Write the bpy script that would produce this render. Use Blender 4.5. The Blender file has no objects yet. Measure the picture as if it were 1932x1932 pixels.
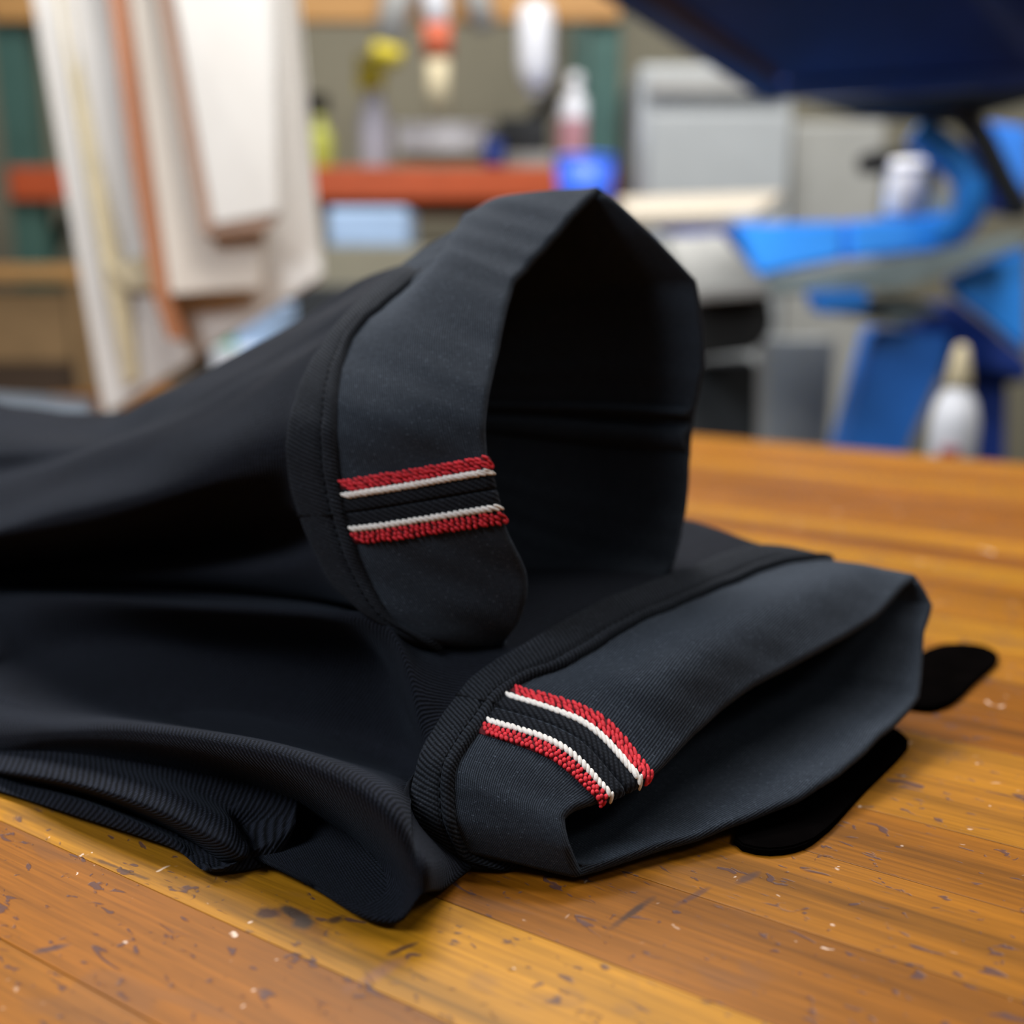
import bpy, bmesh, math, random
import numpy as np
from mathutils import Vector, Matrix

random.seed(7)
rng = np.random.default_rng(7)
scene = bpy.context.scene
C = scene.collection

# ------------------------------------------------------------------ camera
FPX = 1932.0                       # focal length in pixels of the 1932 px frame
CAM_H = 0.17                       # metres above the table top (z = 0)
PITCH = math.atan(456 / FPX)
CP, SP = math.cos(PITCH), math.sin(PITCH)
cam_d = bpy.data.cameras.new('camera')
cam = bpy.data.objects.new('camera', cam_d)
C.objects.link(cam)
cam.location = (0, 0, CAM_H)
cam.rotation_euler = (math.pi / 2 - PITCH, 0, 0)
cam_d.sensor_width = 36.0
cam_d.lens = 36.0 * FPX / 1932.0
cam_d.clip_start = 0.01
cam_d.dof.use_dof = True
cam_d.dof.focus_distance = 0.300
cam_d.dof.aperture_fstop = 36.0 / 8.2
scene.camera = cam

# ------------------------------------------------------------------ light
world = bpy.data.worlds.new('room_air')
scene.world = world
world.use_nodes = True
bg = world.node_tree.nodes['Background']
bg.inputs['Color'].default_value = (0.86, 0.93, 1.0, 1)
bg.inputs['Strength'].default_value = 0.05

def area(name, loc, target, sx, sy, watts, col=(1, 1, 1)):
    d = bpy.data.lights.new(name, 'AREA')
    d.shape = 'RECTANGLE'; d.size = sx; d.size_y = sy
    d.energy = watts; d.color = col
    o = bpy.data.objects.new(name, d); C.objects.link(o)
    o.location = loc
    o.rotation_euler = (Vector(target) - Vector(loc)).to_track_quat('-Z', 'Y').to_euler()
    return o
area('ceiling_lamp_over_bench', (-0.2, 1.4, 1.62), (0.0, 0.35, 0.0), 0.9, 0.4, 46, (1.0, 0.97, 0.93))
area('ceiling_lamp_by_bench', (-1.4, 0.0, 1.45), (0.0, 0.33, 0.1), 0.7, 0.6, 30, (0.88, 0.94, 1.0))
area('ceiling_lamp_right_of_bench', (1.3, -0.5, 1.9), (0.1, 0.35, 0.1), 1.2, 0.4, 7, (1.0, 0.97, 0.93))
area('ceiling_lamp_over_rack', (-0.2, 1.9, 2.3), (0.0, 2.9, 0.2), 2.6, 0.5, 62, (1.0, 0.97, 0.92))
area('ceiling_lamp_over_press', (0.7, 0.9, 2.3), (1.0, 1.9, 0.0), 1.4, 0.5, 46, (1.0, 0.98, 0.95))

vs = scene.view_settings
vs.view_transform = 'Standard'
vs.look = 'None'
vs.exposure = 0.0
vs.gamma = 1.0
vs.use_curve_mapping = False

# ------------------------------------------------------------------ frames
# bench axes: EA along the staves (towards right and near), EW across them (away)
EA = np.array([0.8545, -0.5194, 0.0]); EA /= np.linalg.norm(EA)
EW = np.array([0.5194, 0.8545, 0.0]); EW /= np.linalg.norm(EW)
O = np.array([0, 0, CAM_H])

def ray(px, py):
    u = (px - 966) / FPX; v = (966 - py) / FPX
    return np.array([u, CP + v * SP, -SP + v * CP])
def P(px, py, t):
    return O + ray(px, py) * t
def Pw(px, py, w):
    d = ray(px, py); return O + d * (w / float(d @ EW))
def G(px, py, z=0.0):
    d = ray(px, py); return O + d * ((z - CAM_H) / d[2])
def PY(px, py, Y):
    d = ray(px, py); return O + d * (Y / d[1])
def L(s, w, z):
    return EA * s + EW * w + np.array([0, 0, z])

# ------------------------------------------------------------------ helpers
def link(name, mesh, mat, parent=None, smooth=False):
    o = bpy.data.objects.new(name, mesh); C.objects.link(o)
    if mat is not None:
        for m in (mat if isinstance(mat, (list, tuple)) else [mat]):
            o.data.materials.append(m)
    if parent is not None: o.parent = parent
    if smooth:
        mesh.polygons.foreach_set('use_smooth', [True] * len(mesh.polygons))
    return o
def pydata(name, verts, faces, mat, parent=None, smooth=False, uv=None):
    me = bpy.data.meshes.new(name)
    me.from_pydata([tuple(map(float, v)) for v in verts], [], faces)
    if uv is not None:
        lay = me.uv_layers.new(name='UVMap')
        li = np.zeros(len(me.loops), dtype=np.int32)
        me.loops.foreach_get('vertex_index', li)
        lay.data.foreach_set('uv', np.asarray(uv, dtype=np.float32)[li].ravel())
    me.validate(); me.update()
    return link(name, me, mat, parent, smooth)
def from_bm(name, bm, mat, parent=None, smooth=False):
    bmesh.ops.recalc_face_normals(bm, faces=bm.faces)
    me = bpy.data.meshes.new(name); bm.to_mesh(me); bm.free()
    return link(name, me, mat, parent, smooth)
def tag(o, label, cat, group=None):
    o['label'] = label; o['category'] = cat
    if group: o['group'] = group
    return o
def struct(o):
    o['kind'] = 'structure'; return o
def thing(name, label, cat, loc=(0, 0, 0), group=None):
    o = bpy.data.objects.new(name, None); C.objects.link(o)
    o.location = tuple(map(float, loc)); o.empty_display_size = 0.02
    tag(o, label, cat, group)
    bpy.context.view_layer.update()
    return o
def adopt(child, parent):
    child.parent = parent
    child.matrix_parent_inverse = Matrix.Translation(parent.location).inverted()
    return child

def box_bm(bm, c, half, rot=None, bevel=0.0):
    m = Matrix.Translation(Vector(c))
    if rot is not None: m = m @ rot
    m = m @ Matrix.Diagonal((half[0] * 2, half[1] * 2, half[2] * 2, 1))
    r = bmesh.ops.create_cube(bm, size=1.0, matrix=m)
    if bevel > 0:
        es = list({e for v in r['verts'] for e in v.link_edges})
        bmesh.ops.bevel(bm, geom=es, offset=bevel, segments=2, affect='EDGES', profile=0.6)
def box(name, c, half, mat, parent=None, rotz=0.0, bevel=0.004):
    bm = bmesh.new()
    box_bm(bm, c, half, Matrix.Rotation(rotz, 4, 'Z'), bevel)
    return from_bm(name, bm, mat, parent)
def prism(name, pts, off, mat, parent=None, bevel=0.003):
    """front outline (world points) swept by the vector off"""
    bm = bmesh.new()
    off = np.asarray(off, float)
    a = [bm.verts.new(tuple(map(float, p))) for p in pts]
    b = [bm.verts.new(tuple(map(float, np.asarray(p) + off))) for p in pts]
    n = len(pts)
    bm.faces.new(a); bm.faces.new(b[::-1])
    for i in range(n):
        bm.faces.new((a[i], b[i], b[(i + 1) % n], a[(i + 1) % n]))
    if bevel > 0:
        bmesh.ops.bevel(bm, geom=list(bm.edges), offset=bevel, segments=2, affect='EDGES')
    return from_bm(name, bm, mat, parent)
def lathe(name, base, prof, mat, parent=None, seg=28, tilt=None, sx=1.0):
    """prof: list of (radius, height)"""
    vs_, fs = [], []
    for r, z in prof:
        for k in range(seg):
            a = 2 * math.pi * k / seg
            v = Vector((r * math.cos(a), r * sx * math.sin(a), z))
            if tilt is not None: v = tilt @ v
            vs_.append((v.x + base[0], v.y + base[1], v.z + base[2]))
    for i in range(len(prof) - 1):
        for k in range(seg):
            k2 = (k + 1) % seg
            fs.append((i * seg + k, i * seg + k2, (i + 1) * seg + k2, (i + 1) * seg + k))
    fs.append(tuple(range(seg - 1, -1, -1)))
    fs.append(tuple((len(prof) - 1) * seg + k for k in range(seg)))
    return pydata(name, vs_, fs, mat, parent, True)
def tube(name, pts, r, mat, parent=None, seg=10, flat=1.0):
    pts = [Vector(tuple(map(float, p))) for p in pts]
    vs_, fs = [], []
    n = len(pts)
    for i, p in enumerate(pts):
        d = (pts[min(i + 1, n - 1)] - pts[max(i - 1, 0)]).normalized()
        up = Vector((0, 0, 1)) if abs(d.z) < 0.9 else Vector((0, 1, 0))
        x = d.cross(up).normalized(); y = x.cross(d)
        for k in range(seg):
            a = 2 * math.pi * k / seg
            q = p + x * (math.cos(a) * r) + y * (math.sin(a) * r * flat)
            vs_.append(tuple(q))
    for i in range(n - 1):
        for k in range(seg):
            k2 = (k + 1) % seg
            fs.append((i * seg + k, i * seg + k2, (i + 1) * seg + k2, (i + 1) * seg + k))
    fs.append(tuple(range(seg - 1, -1, -1))); fs.append(tuple((n - 1) * seg + k for k in range(seg)))
    return pydata(name, vs_, fs, mat, parent, True)

# ------------------------------------------------------------------ materials
def nt(name):
    m = bpy.data.materials.new(name); m.use_nodes = True
    t = m.node_tree; b = t.nodes['Principled BSDF']
    return m, t, b
def node(t, typ, **kw):
    n = t.nodes.new(typ)
    for k, v in kw.items():
        if k in n.inputs.keys(): n.inputs[k].default_value = v
        else: setattr(n, k, v)
    return n
def ramp(t, stops, interp='LINEAR'):
    n = t.nodes.new('ShaderNodeValToRGB'); cr_ = n.color_ramp; cr_.interpolation = interp
    while len(cr_.elements) > 1: cr_.elements.remove(cr_.elements[-1])
    cr_.elements[0].position = stops[0][0]; cr_.elements[0].color = stops[0][1]
    for p_, c_ in stops[1:]:
        e = cr_.elements.new(p_); e.color = c_
    return n
def g(v): return (v, v, v, 1)
def mix(t, fac, a, b, mode='MIX'):
    n = t.nodes.new('ShaderNodeMix'); n.data_type = 'RGBA'; n.blend_type = mode
    for s_, v in ((0, fac), (6, a), (7, b)):
        if hasattr(v, 'is_linked') or hasattr(v, 'links'): t.links.new(v, n.inputs[s_])
        else: n.inputs[s_].default_value = v
    return n.outputs[2]
def math_(t, op, a, b=0.0):
    n = t.nodes.new('ShaderNodeMath'); n.operation = op
    for i, v in enumerate((a, b)):
        if hasattr(v, 'links'): t.links.new(v, n.inputs[i])
        else: n.inputs[i].default_value = v
    return n.outputs[0]

def paint(name, col, rough=0.5, spec=0.4, var=0.12, scale=18.0, metal=0.0, bump=0.02):
    m, t, b = nt(name)
    tc = node(t, 'ShaderNodeTexCoord')
    no = node(t, 'ShaderNodeTexNoise', Scale=scale, Detail=4.0, Roughness=0.6)
    t.links.new(tc.outputs['Object'], no.inputs['Vector'])
    lo = tuple(c * (1 - var) for c in col) + (1,); hi = tuple(min(1, c * (1 + var)) for c in col) + (1,)
    r = ramp(t, [(0.3, lo), (0.7, hi)])
    t.links.new(no.outputs['Fac'], r.inputs['Fac'])
    t.links.new(r.outputs['Color'], b.inputs['Base Color'])
    b.inputs['Roughness'].default_value = rough
    b.inputs['Specular IOR Level'].default_value = spec
    b.inputs['Metallic'].default_value = metal
    if bump:
        bp = node(t, 'ShaderNodeBump', Strength=0.2, Distance=bump * 0.05)
        t.links.new(no.outputs['Fac'], bp.inputs['Height']); t.links.new(bp.outputs['Normal'], b.inputs['Normal'])
    return m

def denim(name, dark, light, period, angle, depth, rough=0.9, spec=0.10, slub=0.5, sheen=0.12, haze=None):
    """twill cloth: UV are metres; diagonal wales, thread breaks and lint"""
    m, t, b = nt(name)
    uv = node(t, 'ShaderNodeUVMap')
    mp = node(t, 'ShaderNodeMapping'); mp.inputs['Rotation'].default_value = (0, 0, angle)
    t.links.new(uv.outputs['UV'], mp.inputs['Vector'])
    wob = node(t, 'ShaderNodeTexNoise', Scale=180.0, Detail=2.0)
    t.links.new(uv.outputs['UV'], wob.inputs['Vector'])
    sx = node(t, 'ShaderNodeSeparateXYZ'); t.links.new(mp.outputs['Vector'], sx.inputs['Vector'])
    ph = math_(t, 'ADD', math_(t, 'MULTIPLY', sx.outputs['X'], 2 * math.pi / period),
               math_(t, 'MULTIPLY', wob.outputs['Fac'], 2.2))
    wale = math_(t, 'ADD', math_(t, 'MULTIPLY', math_(t, 'SINE', ph), 0.5), 0.5)
    ph2 = math_(t, 'ADD', math_(t, 'MULTIPLY', sx.outputs['Y'], 2 * math.pi / (period * 0.8)),
                math_(t, 'MULTIPLY', math_(t, 'FLOOR', math_(t, 'DIVIDE', ph, 2 * math.pi)), 2.4))
    brk = math_(t, 'ADD', math_(t, 'MULTIPLY', math_(t, 'SINE', ph2), 0.5), 0.5)
    thread = math_(t, 'MULTIPLY', wale, math_(t, 'ADD', math_(t, 'MULTIPLY', brk, 0.45), 0.55))
    grain = node(t, 'ShaderNodeTexNoise', Scale=900.0, Detail=3.0)
    mp2 = node(t, 'ShaderNodeMapping'); mp2.inputs['Scale'].default_value = (1.0, 0.35, 1)
    t.links.new(uv.outputs['UV'], mp2.inputs['Vector']); t.links.new(mp2.outputs['Vector'], grain.inputs['Vector'])
    big = node(t, 'ShaderNodeTexNoise', Scale=28.0, Detail=3.0)
    t.links.new(uv.outputs['UV'], big.inputs['Vector'])
    f1 = math_(t, 'MULTIPLY', thread, math_(t, 'ADD', math_(t, 'MULTIPLY', grain.outputs['Fac'], 1.2), 0.2))
    f2 = math_(t, 'MULTIPLY', f1, math_(t, 'ADD', math_(t, 'MULTIPLY', big.outputs['Fac'], slub * 2), 1 - slub))
    f2 = math_(t, 'MINIMUM', math_(t, 'MULTIPLY', f2, 1.7), 1.0)
    col = mix(t, f2, dark + (1,), light + (1,))
    # lint specks
    lint = node(t, 'ShaderNodeTexNoise', Scale=2200.0, Detail=1.0)
    t.links.new(mp2.outputs['Vector'], lint.inputs['Vector'])
    lr = ramp(t, [(0.64, g(0)), (0.76, g(1))])
    t.links.new(lint.outputs['Fac'], lr.inputs['Fac'])
    col = mix(t, math_(t, 'MULTIPLY', lr.outputs['Color'], 0.35), col, tuple(min(1, c * 4 + 0.01) for c in light) + (1,))
    t.links.new(col, b.inputs['Base Color'])
    b.inputs['Roughness'].default_value = rough
    b.inputs['Specular IOR Level'].default_value = spec
    b.inputs['Sheen Weight'].default_value = sheen
    b.inputs['Sheen Roughness'].default_value = 0.4
    b.inputs['Sheen Tint'].default_value = (0.6, 0.75, 1.0, 1)
    h = math_(t, 'ADD', thread, math_(t, 'MULTIPLY', grain.outputs['Fac'], 0.5))
    bp = node(t, 'ShaderNodeBump', Strength=0.8, Distance=depth)
    t.links.new(h, bp.inputs['Height']); t.links.new(bp.outputs['Normal'], b.inputs['Normal'])
    return m

M = {}
M['denim'] = denim('black_denim_twill', (0.0008, 0.0010, 0.0017), (0.0115, 0.0138, 0.0218), 0.0017, math.radians(62), 0.00035, sheen=0.04)
M['hem'] = denim('black_denim_hem', (0.0015, 0.0018, 0.0026), (0.020, 0.0235, 0.031), 0.0013, math.radians(28), 0.00026, sheen=0.04)
M['inner'] = denim('denim_wrong_side', (0.0052, 0.0068, 0.0102), (0.036, 0.045, 0.060), 0.00075, math.radians(80), 0.00014, slub=0.35, sheen=0.06)
M['seam'] = denim('seam_allowance_twill', (0.0022, 0.0026, 0.004), (0.014, 0.016, 0.021), 0.0015, math.radians(38), 0.00028)
M['thread_black'] = paint('black_thread', (0.004, 0.0045, 0.006), 0.8, 0.1)
M['thread_red'] = paint('red_thread', (0.62, 0.026, 0.040), 0.65, 0.25, 0.25, 900)
M['thread_white'] = paint('white_thread', (0.78, 0.74, 0.70), 0.6, 0.25, 0.1, 900)
M['red_dark'] = paint('dark_red_ground', (0.09, 0.008, 0.012), 0.8, 0.2, 0.3, 1500)
M['matte_black'] = paint('plain_matte_black', (0.0014, 0.0011, 0.0011), 1.0, 0.0, 0.3, 60)  # matt black without gloss, for the flat shapes by the cuff

def wood_bench():
    m, t, b = nt('worn_varnished_stave_wood')
    geo = node(t, 'ShaderNodeNewGeometry')
    oi = node(t, 'ShaderNodeObjectInfo')
    mp = node(t, 'ShaderNodeMapping'); mp.vector_type = 'POINT'
    mp.inputs['Rotation'].default_value = (0, 0, -math.atan2(EA[1], EA[0]))
    t.links.new(geo.outputs['Position'], mp.inputs['Vector'])
    # per-stave shift of the grain
    comb = node(t, 'ShaderNodeCombineXYZ')
    t.links.new(math_(t, 'MULTIPLY', oi.outputs['Random'], 37.0), comb.inputs['X'])
    t.links.new(math_(t, 'MULTIPLY', oi.outputs['Random'], 11.0), comb.inputs['Z'])
    add = node(t, 'ShaderNodeVectorMath'); add.operation = 'ADD'
    t.links.new(mp.outputs['Vector'], add.inputs[0]); t.links.new(comb.outputs['Vector'], add.inputs[1])
    st = node(t, 'ShaderNodeMapping'); st.inputs['Scale'].default_value = (3.0, 62.0, 40.0)
    t.links.new(add.outputs['Vector'], st.inputs['Vector'])
    warp = node(t, 'ShaderNodeTexNoise', Scale=1.0, Detail=5.0, Roughness=0.62, Distortion=0.6)
    t.links.new(st.outputs['Vector'], warp.inputs['Vector'])
    st2 = node(t, 'ShaderNodeMapping'); st2.inputs['Scale'].default_value = (22.0, 700.0, 300.0)
    t.links.new(add.outputs['Vector'], st2.inputs['Vector'])
    fine = node(t, 'ShaderNodeTexNoise', Scale=1.0, Detail=4.0, Roughness=0.7)
    t.links.new(st2.outputs['Vector'], fine.inputs['Vector'])
    # base tone per stave
    base = ramp(t, [(0.0, (0.138, 0.040, 0.0016, 1)), (0.25, (0.185, 0.060, 0.0022, 1)), (0.5, (0.228, 0.081, 0.003, 1)),
                    (0.75, (0.275, 0.108, 0.0045, 1)), (1.0, (0.325, 0.141, 0.0065, 1))])
    sepc = node(t, 'ShaderNodeSeparateColor'); t.links.new(oi.outputs['Color'], sepc.inputs['Color'])
    t.links.new(sepc.outputs['Red'], base.inputs['Fac'])
    gr = ramp(t, [(0.25, g(0.45)), (0.45, g(0.85)), (0.62, g(1.1)), (0.75, g(1.35))])
    t.links.new(warp.outputs['Fac'], gr.inputs['Fac'])
    col = mix(t, 1.0, base.outputs['Color'], gr.outputs['Color'], 'MULTIPLY')
    fr = ramp(t, [(0.3, g(0.66)), (0.7, g(1.2))])
    t.links.new(fine.outputs['Fac'], fr.inputs['Fac'])
    col = mix(t, 1.0, col, fr.outputs['Color'], 'MULTIPLY')
    # worn pinkish patches
    wear = node(t, 'ShaderNodeTexNoise', Scale=5.0, Detail=6.0, Roughness=0.65)
    t.links.new(mp.outputs['Vector'], wear.inputs['Vector'])
    wr = ramp(t, [(0.52, g(0)), (0.72, g(1))])
    t.links.new(wear.outputs['Fac'], wr.inputs['Fac'])
    col = mix(t, math_(t, 'MULTIPLY', wr.outputs['Color'], 0.25), col, (0.30, 0.105, 0.022, 1))
    # dark blue-black dents, elongated in several directions
    def marks(sc, rot, thr, seed, stretch):
        q = node(t, 'ShaderNodeMapping'); q.inputs['Rotation'].default_value = (0, 0, rot)
        q.inputs['Scale'].default_value = (sc, sc * stretch, sc); q.inputs['Location'].default_value = (seed, seed * 2, 0)
        t.links.new(mp.outputs['Vector'], q.inputs['Vector'])
        n_ = node(t, 'ShaderNodeTexNoise', Scale=1.0, Detail=2.5, Roughness=0.55, Distortion=0.8)
        t.links.new(q.outputs['Vector'], n_.inputs['Vector'])
        r_ = ramp(t, [(thr, g(0)), (thr + 0.035, g(1))])
        t.links.new(n_.outputs['Fac'], r_.inputs['Fac'])
        return r_.outputs['Color']
    d1 = marks(85, 0.3, 0.645, 3.1, 2.2)
    d2 = marks(150, 1.1, 0.655, 8.7, 1.6)
    d3 = marks(38, -0.5, 0.70, 5.3, 5.0)
    dk = math_(t, 'MAXIMUM', math_(t, 'MAXIMUM', d1, d2), d3)
    col = mix(t, math_(t, 'MULTIPLY', dk, 0.80), col, (0.055, 0.030, 0.034, 1))
    # smoky stains
    sm = marks(16, 0.0, 0.60, 1.7, 3.0)
    col = mix(t, math_(t, 'MULTIPLY', sm, 0.22), col, (0.10, 0.05, 0.03, 1))
    # pale paint and glue specks
    p1 = marks(105, 0.0, 0.712, 17.0, 1.0)
    p2 = marks(210, 0.6, 0.738, 23.0, 1.0)
    pk = math_(t, 'MAXIMUM', p1, p2)
    col = mix(t, math_(t, 'MULTIPLY', pk, 0.7), col, (0.66, 0.52, 0.42, 1))
    # the burnt knot in front of the cloth, and a black smear
    def blob(center, rx, ry, rotz, soft, rag=0.5):
        q = node(t, 'ShaderNodeMapping'); q.vector_type = 'TEXTURE'
        q.inputs['Location'].default_value = (float(center[0]), float(center[1]), 0)
        q.inputs['Rotation'].default_value = (0, 0, rotz); q.inputs['Scale'].default_value = (rx, ry, 1)
        t.links.new(geo.outputs['Position'], q.inputs['Vector'])
        ln = node(t, 'ShaderNodeVectorMath'); ln.operation = 'LENGTH'
        t.links.new(q.outputs['Vector'], ln.inputs[0])
        nz = node(t, 'ShaderNodeTexNoise', Scale=170.0, Detail=4.0)
        t.links.new(geo.outputs['Position'], nz.inputs['Vector'])
        v = math_(t, 'ADD', ln.outputs['Value'], math_(t, 'MULTIPLY', math_(t, 'SUBTRACT', nz.outputs['Fac'], 0.5), rag * 2))
        r_ = ramp(t, [(max(0, 1 - soft) * 0.5, g(1)), (0.5, g(0))])
        t.links.new(math_(t, 'MULTIPLY', v, 0.5), r_.inputs['Fac'])
        return r_.outputs['Color']
    ra = math.atan2(EA[1], EA[0])
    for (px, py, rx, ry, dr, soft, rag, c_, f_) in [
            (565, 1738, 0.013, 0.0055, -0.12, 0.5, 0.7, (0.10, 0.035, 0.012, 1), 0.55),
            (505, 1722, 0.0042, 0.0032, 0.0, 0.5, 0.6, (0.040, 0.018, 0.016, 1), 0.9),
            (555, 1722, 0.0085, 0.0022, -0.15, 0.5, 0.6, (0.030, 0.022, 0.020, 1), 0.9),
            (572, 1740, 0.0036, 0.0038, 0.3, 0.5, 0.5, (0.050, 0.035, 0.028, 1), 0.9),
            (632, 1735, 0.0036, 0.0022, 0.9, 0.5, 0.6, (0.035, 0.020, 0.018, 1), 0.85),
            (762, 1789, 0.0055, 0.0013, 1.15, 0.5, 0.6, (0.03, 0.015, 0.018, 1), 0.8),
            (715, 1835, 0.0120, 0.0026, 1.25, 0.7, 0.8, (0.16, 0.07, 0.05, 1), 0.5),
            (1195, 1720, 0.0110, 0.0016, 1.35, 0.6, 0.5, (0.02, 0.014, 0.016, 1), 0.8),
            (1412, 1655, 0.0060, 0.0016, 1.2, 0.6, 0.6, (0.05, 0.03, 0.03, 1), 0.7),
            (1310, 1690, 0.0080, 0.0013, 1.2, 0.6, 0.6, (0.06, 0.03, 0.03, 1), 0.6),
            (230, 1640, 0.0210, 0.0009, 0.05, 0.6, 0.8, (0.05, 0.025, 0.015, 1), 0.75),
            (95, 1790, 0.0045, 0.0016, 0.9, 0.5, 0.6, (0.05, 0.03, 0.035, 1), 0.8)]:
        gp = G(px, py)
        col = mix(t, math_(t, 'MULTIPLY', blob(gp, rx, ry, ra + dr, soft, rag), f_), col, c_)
    t.links.new(col, b.inputs['Base Color'])
    rr = ramp(t, [(0.3, g(0.36)), (0.7, g(0.55))])
    t.links.new(wear.outputs['Fac'], rr.inputs['Fac'])
    t.links.new(rr.outputs['Color'], b.inputs['Roughness'])
    b.inputs['Specular IOR Level'].default_value = 0.16
    hh = math_(t, 'SUBTRACT', math_(t, 'MULTIPLY', fine.outputs['Fac'], 0.35), dk)
    bp = node(t, 'ShaderNodeBump', Strength=0.35, Distance=0.0004)
    t.links.new(hh, bp.inputs['Height']); t.links.new(bp.outputs['Normal'], b.inputs['Normal'])
    return m
M['bench'] = wood_bench()
M['bench_side'] = paint('bench_under_wood', (0.22, 0.10, 0.03), 0.6, 0.3, 0.25, 12)

def stripes_wood(name, ca, cb, sc=(2, 60, 60), rough=0.6):
    m, t, b = nt(name)
    tc = node(t, 'ShaderNodeTexCoord')
    mp = node(t, 'ShaderNodeMapping'); mp.inputs['Scale'].default_value = sc
    t.links.new(tc.outputs['Object'], mp.inputs['Vector'])
    no = node(t, 'ShaderNodeTexNoise', Scale=1.0, Detail=5.0, Roughness=0.6)
    t.links.new(mp.outputs['Vector'], no.inputs['Vector'])
    r = ramp(t, [(0.3, ca + (1,)), (0.7, cb + (1,))])
    t.links.new(no.outputs['Fac'], r.inputs['Fac']); t.links.new(r.outputs['Color'], b.inputs['Base Color'])
    b.inputs['Roughness'].default_value = rough
    return m
M['board_white'] = stripes_wood('pale_primed_board', (0.48, 0.455, 0.425), (0.55, 0.53, 0.505), (6, 6, 2))
M['board_cream'] = stripes_wood('cream_birch_board', (0.50, 0.44, 0.375), (0.57, 0.51, 0.445), (10, 10, 1.5))
M['board_edge'] = stripes_wood('orange_stained_edge', (0.24, 0.075, 0.018), (0.31, 0.105, 0.026), (10, 10, 1.5))
M['board_edge2'] = stripes_wood('brown_stained_edge', (0.22, 0.125, 0.08), (0.28, 0.165, 0.11), (10, 10, 1.5))
M['glue'] = paint('yellow_glue_stain', (0.45, 0.38, 0.24), 0.6, 0.4)
M['shelf_wood'] = stripes_wood('orange_shelf_wood', (0.38, 0.19, 0.055), (0.50, 0.27, 0.09), (2, 30, 30))
M['cardboard'] = paint('brown_cardboard', (0.25, 0.155, 0.075), 0.85, 0.2)
M['dark_brown'] = paint('shelf_shade_brown', (0.07, 0.045, 0.03), 0.85, 0.2)  # brown kept dark to paint the shade below the side shelf
M['green'] = paint('rack_green_paint', (0.045, 0.105, 0.09), 0.45, 0.4)
M['orange'] = paint('rack_orange_paint', (0.42, 0.075, 0.022), 0.45, 0.4)
M['wall'] = paint('beige_wall', (0.25, 0.232, 0.175), 0.9, 0.2, 0.06, 3)
M['wall_side'] = paint('side_wall_beige', (0.30, 0.29, 0.25), 0.9, 0.2, 0.06, 3)  # even grey-beige for the right-hand wall
M['floor'] = paint('grey_concrete', (0.20, 0.19, 0.175), 0.8, 0.3, 0.15, 4)
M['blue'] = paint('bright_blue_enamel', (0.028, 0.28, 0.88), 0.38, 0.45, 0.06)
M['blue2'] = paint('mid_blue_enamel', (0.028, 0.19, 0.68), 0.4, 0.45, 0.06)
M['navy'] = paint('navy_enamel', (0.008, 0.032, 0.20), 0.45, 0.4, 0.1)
M['navy_mesh'] = paint('navy_screen_mesh', (0.006, 0.022, 0.15), 0.6, 0.3, 0.3, 6)
M['slate'] = paint('dark_slate_metal', (0.016, 0.022, 0.035), 0.5, 0.4)
M['brown_tape'] = paint('brown_frame_tape', (0.05, 0.022, 0.025), 0.6, 0.3)
M['steel'] = paint('grey_green_steel', (0.20, 0.25, 0.25), 0.45, 0.5, 0.15)
M['black'] = paint('black_rubber', (0.006, 0.006, 0.006), 0.6, 0.3)
M['char'] = paint('charcoal_plastic', (0.03, 0.033, 0.036), 0.6, 0.3)
M['white'] = paint('white_plastic', (0.74, 0.75, 0.80), 0.4, 0.4, 0.04)
M['machine'] = paint('pale_grey_enamel', (0.36, 0.38, 0.39), 0.4, 0.4, 0.04)
M['machine2'] = paint('warm_grey_enamel', (0.33, 0.33, 0.31), 0.45, 0.4, 0.04)
M['cream'] = paint('cream_plastic', (0.58, 0.50, 0.33), 0.5, 0.3)
M['lilac'] = paint('clear_lilac_plastic', (0.40, 0.39, 0.46), 0.35, 0.4)
M['yellow'] = paint('yellow_plastic', (0.62, 0.50, 0.025), 0.4, 0.4)
M['lime'] = paint('lime_plastic', (0.45, 0.47, 0.08), 0.4, 0.4)
M['grey'] = paint('grey_plastic', (0.33, 0.33, 0.32), 0.5, 0.4)
M['redorange'] = paint('red_orange_plastic', (0.55, 0.11, 0.045), 0.45, 0.4)
M['pink'] = paint('pink_label', (0.48, 0.24, 0.27), 0.5, 0.3)
M['redlabel'] = paint('red_label', (0.36, 0.06, 0.08), 0.5, 0.3)
M['bowl_blue'] = paint('vivid_blue_plastic', (0.05, 0.17, 0.92), 0.35, 0.45, 0.05)
M['box_blue'] = paint('pale_blue_plastic', (0.36, 0.50, 0.72), 0.45, 0.4, 0.06)
M['steelblue'] = paint('blue_grey_sheet', (0.12, 0.145, 0.18), 0.5, 0.4)
M['tealgreen'] = paint('teal_label', (0.03, 0.32, 0.22), 0.5, 0.3)
M['platen'] = stripes_wood('pale_platen_wood', (0.40, 0.35, 0.28), (0.48, 0.43, 0.36), (4, 20, 4))

# ------------------------------------------------------------------ setting
FZ = -0.90
def slab(name, c, half, mat):
    return struct(box(name, c, half, mat, bevel=0.0))
slab('floor', (0.3, 2.0, FZ - 0.05), (4.5, 4.5, 0.05), M['floor'])
slab('wall_back', (0.3, 4.05, 0.85), (4.5, 0.05, 1.75), M['wall'])
slab('wall_right', (3.6, 2.0, 0.85), (0.05, 4.0, 1.75), M['wall_side'])

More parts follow.
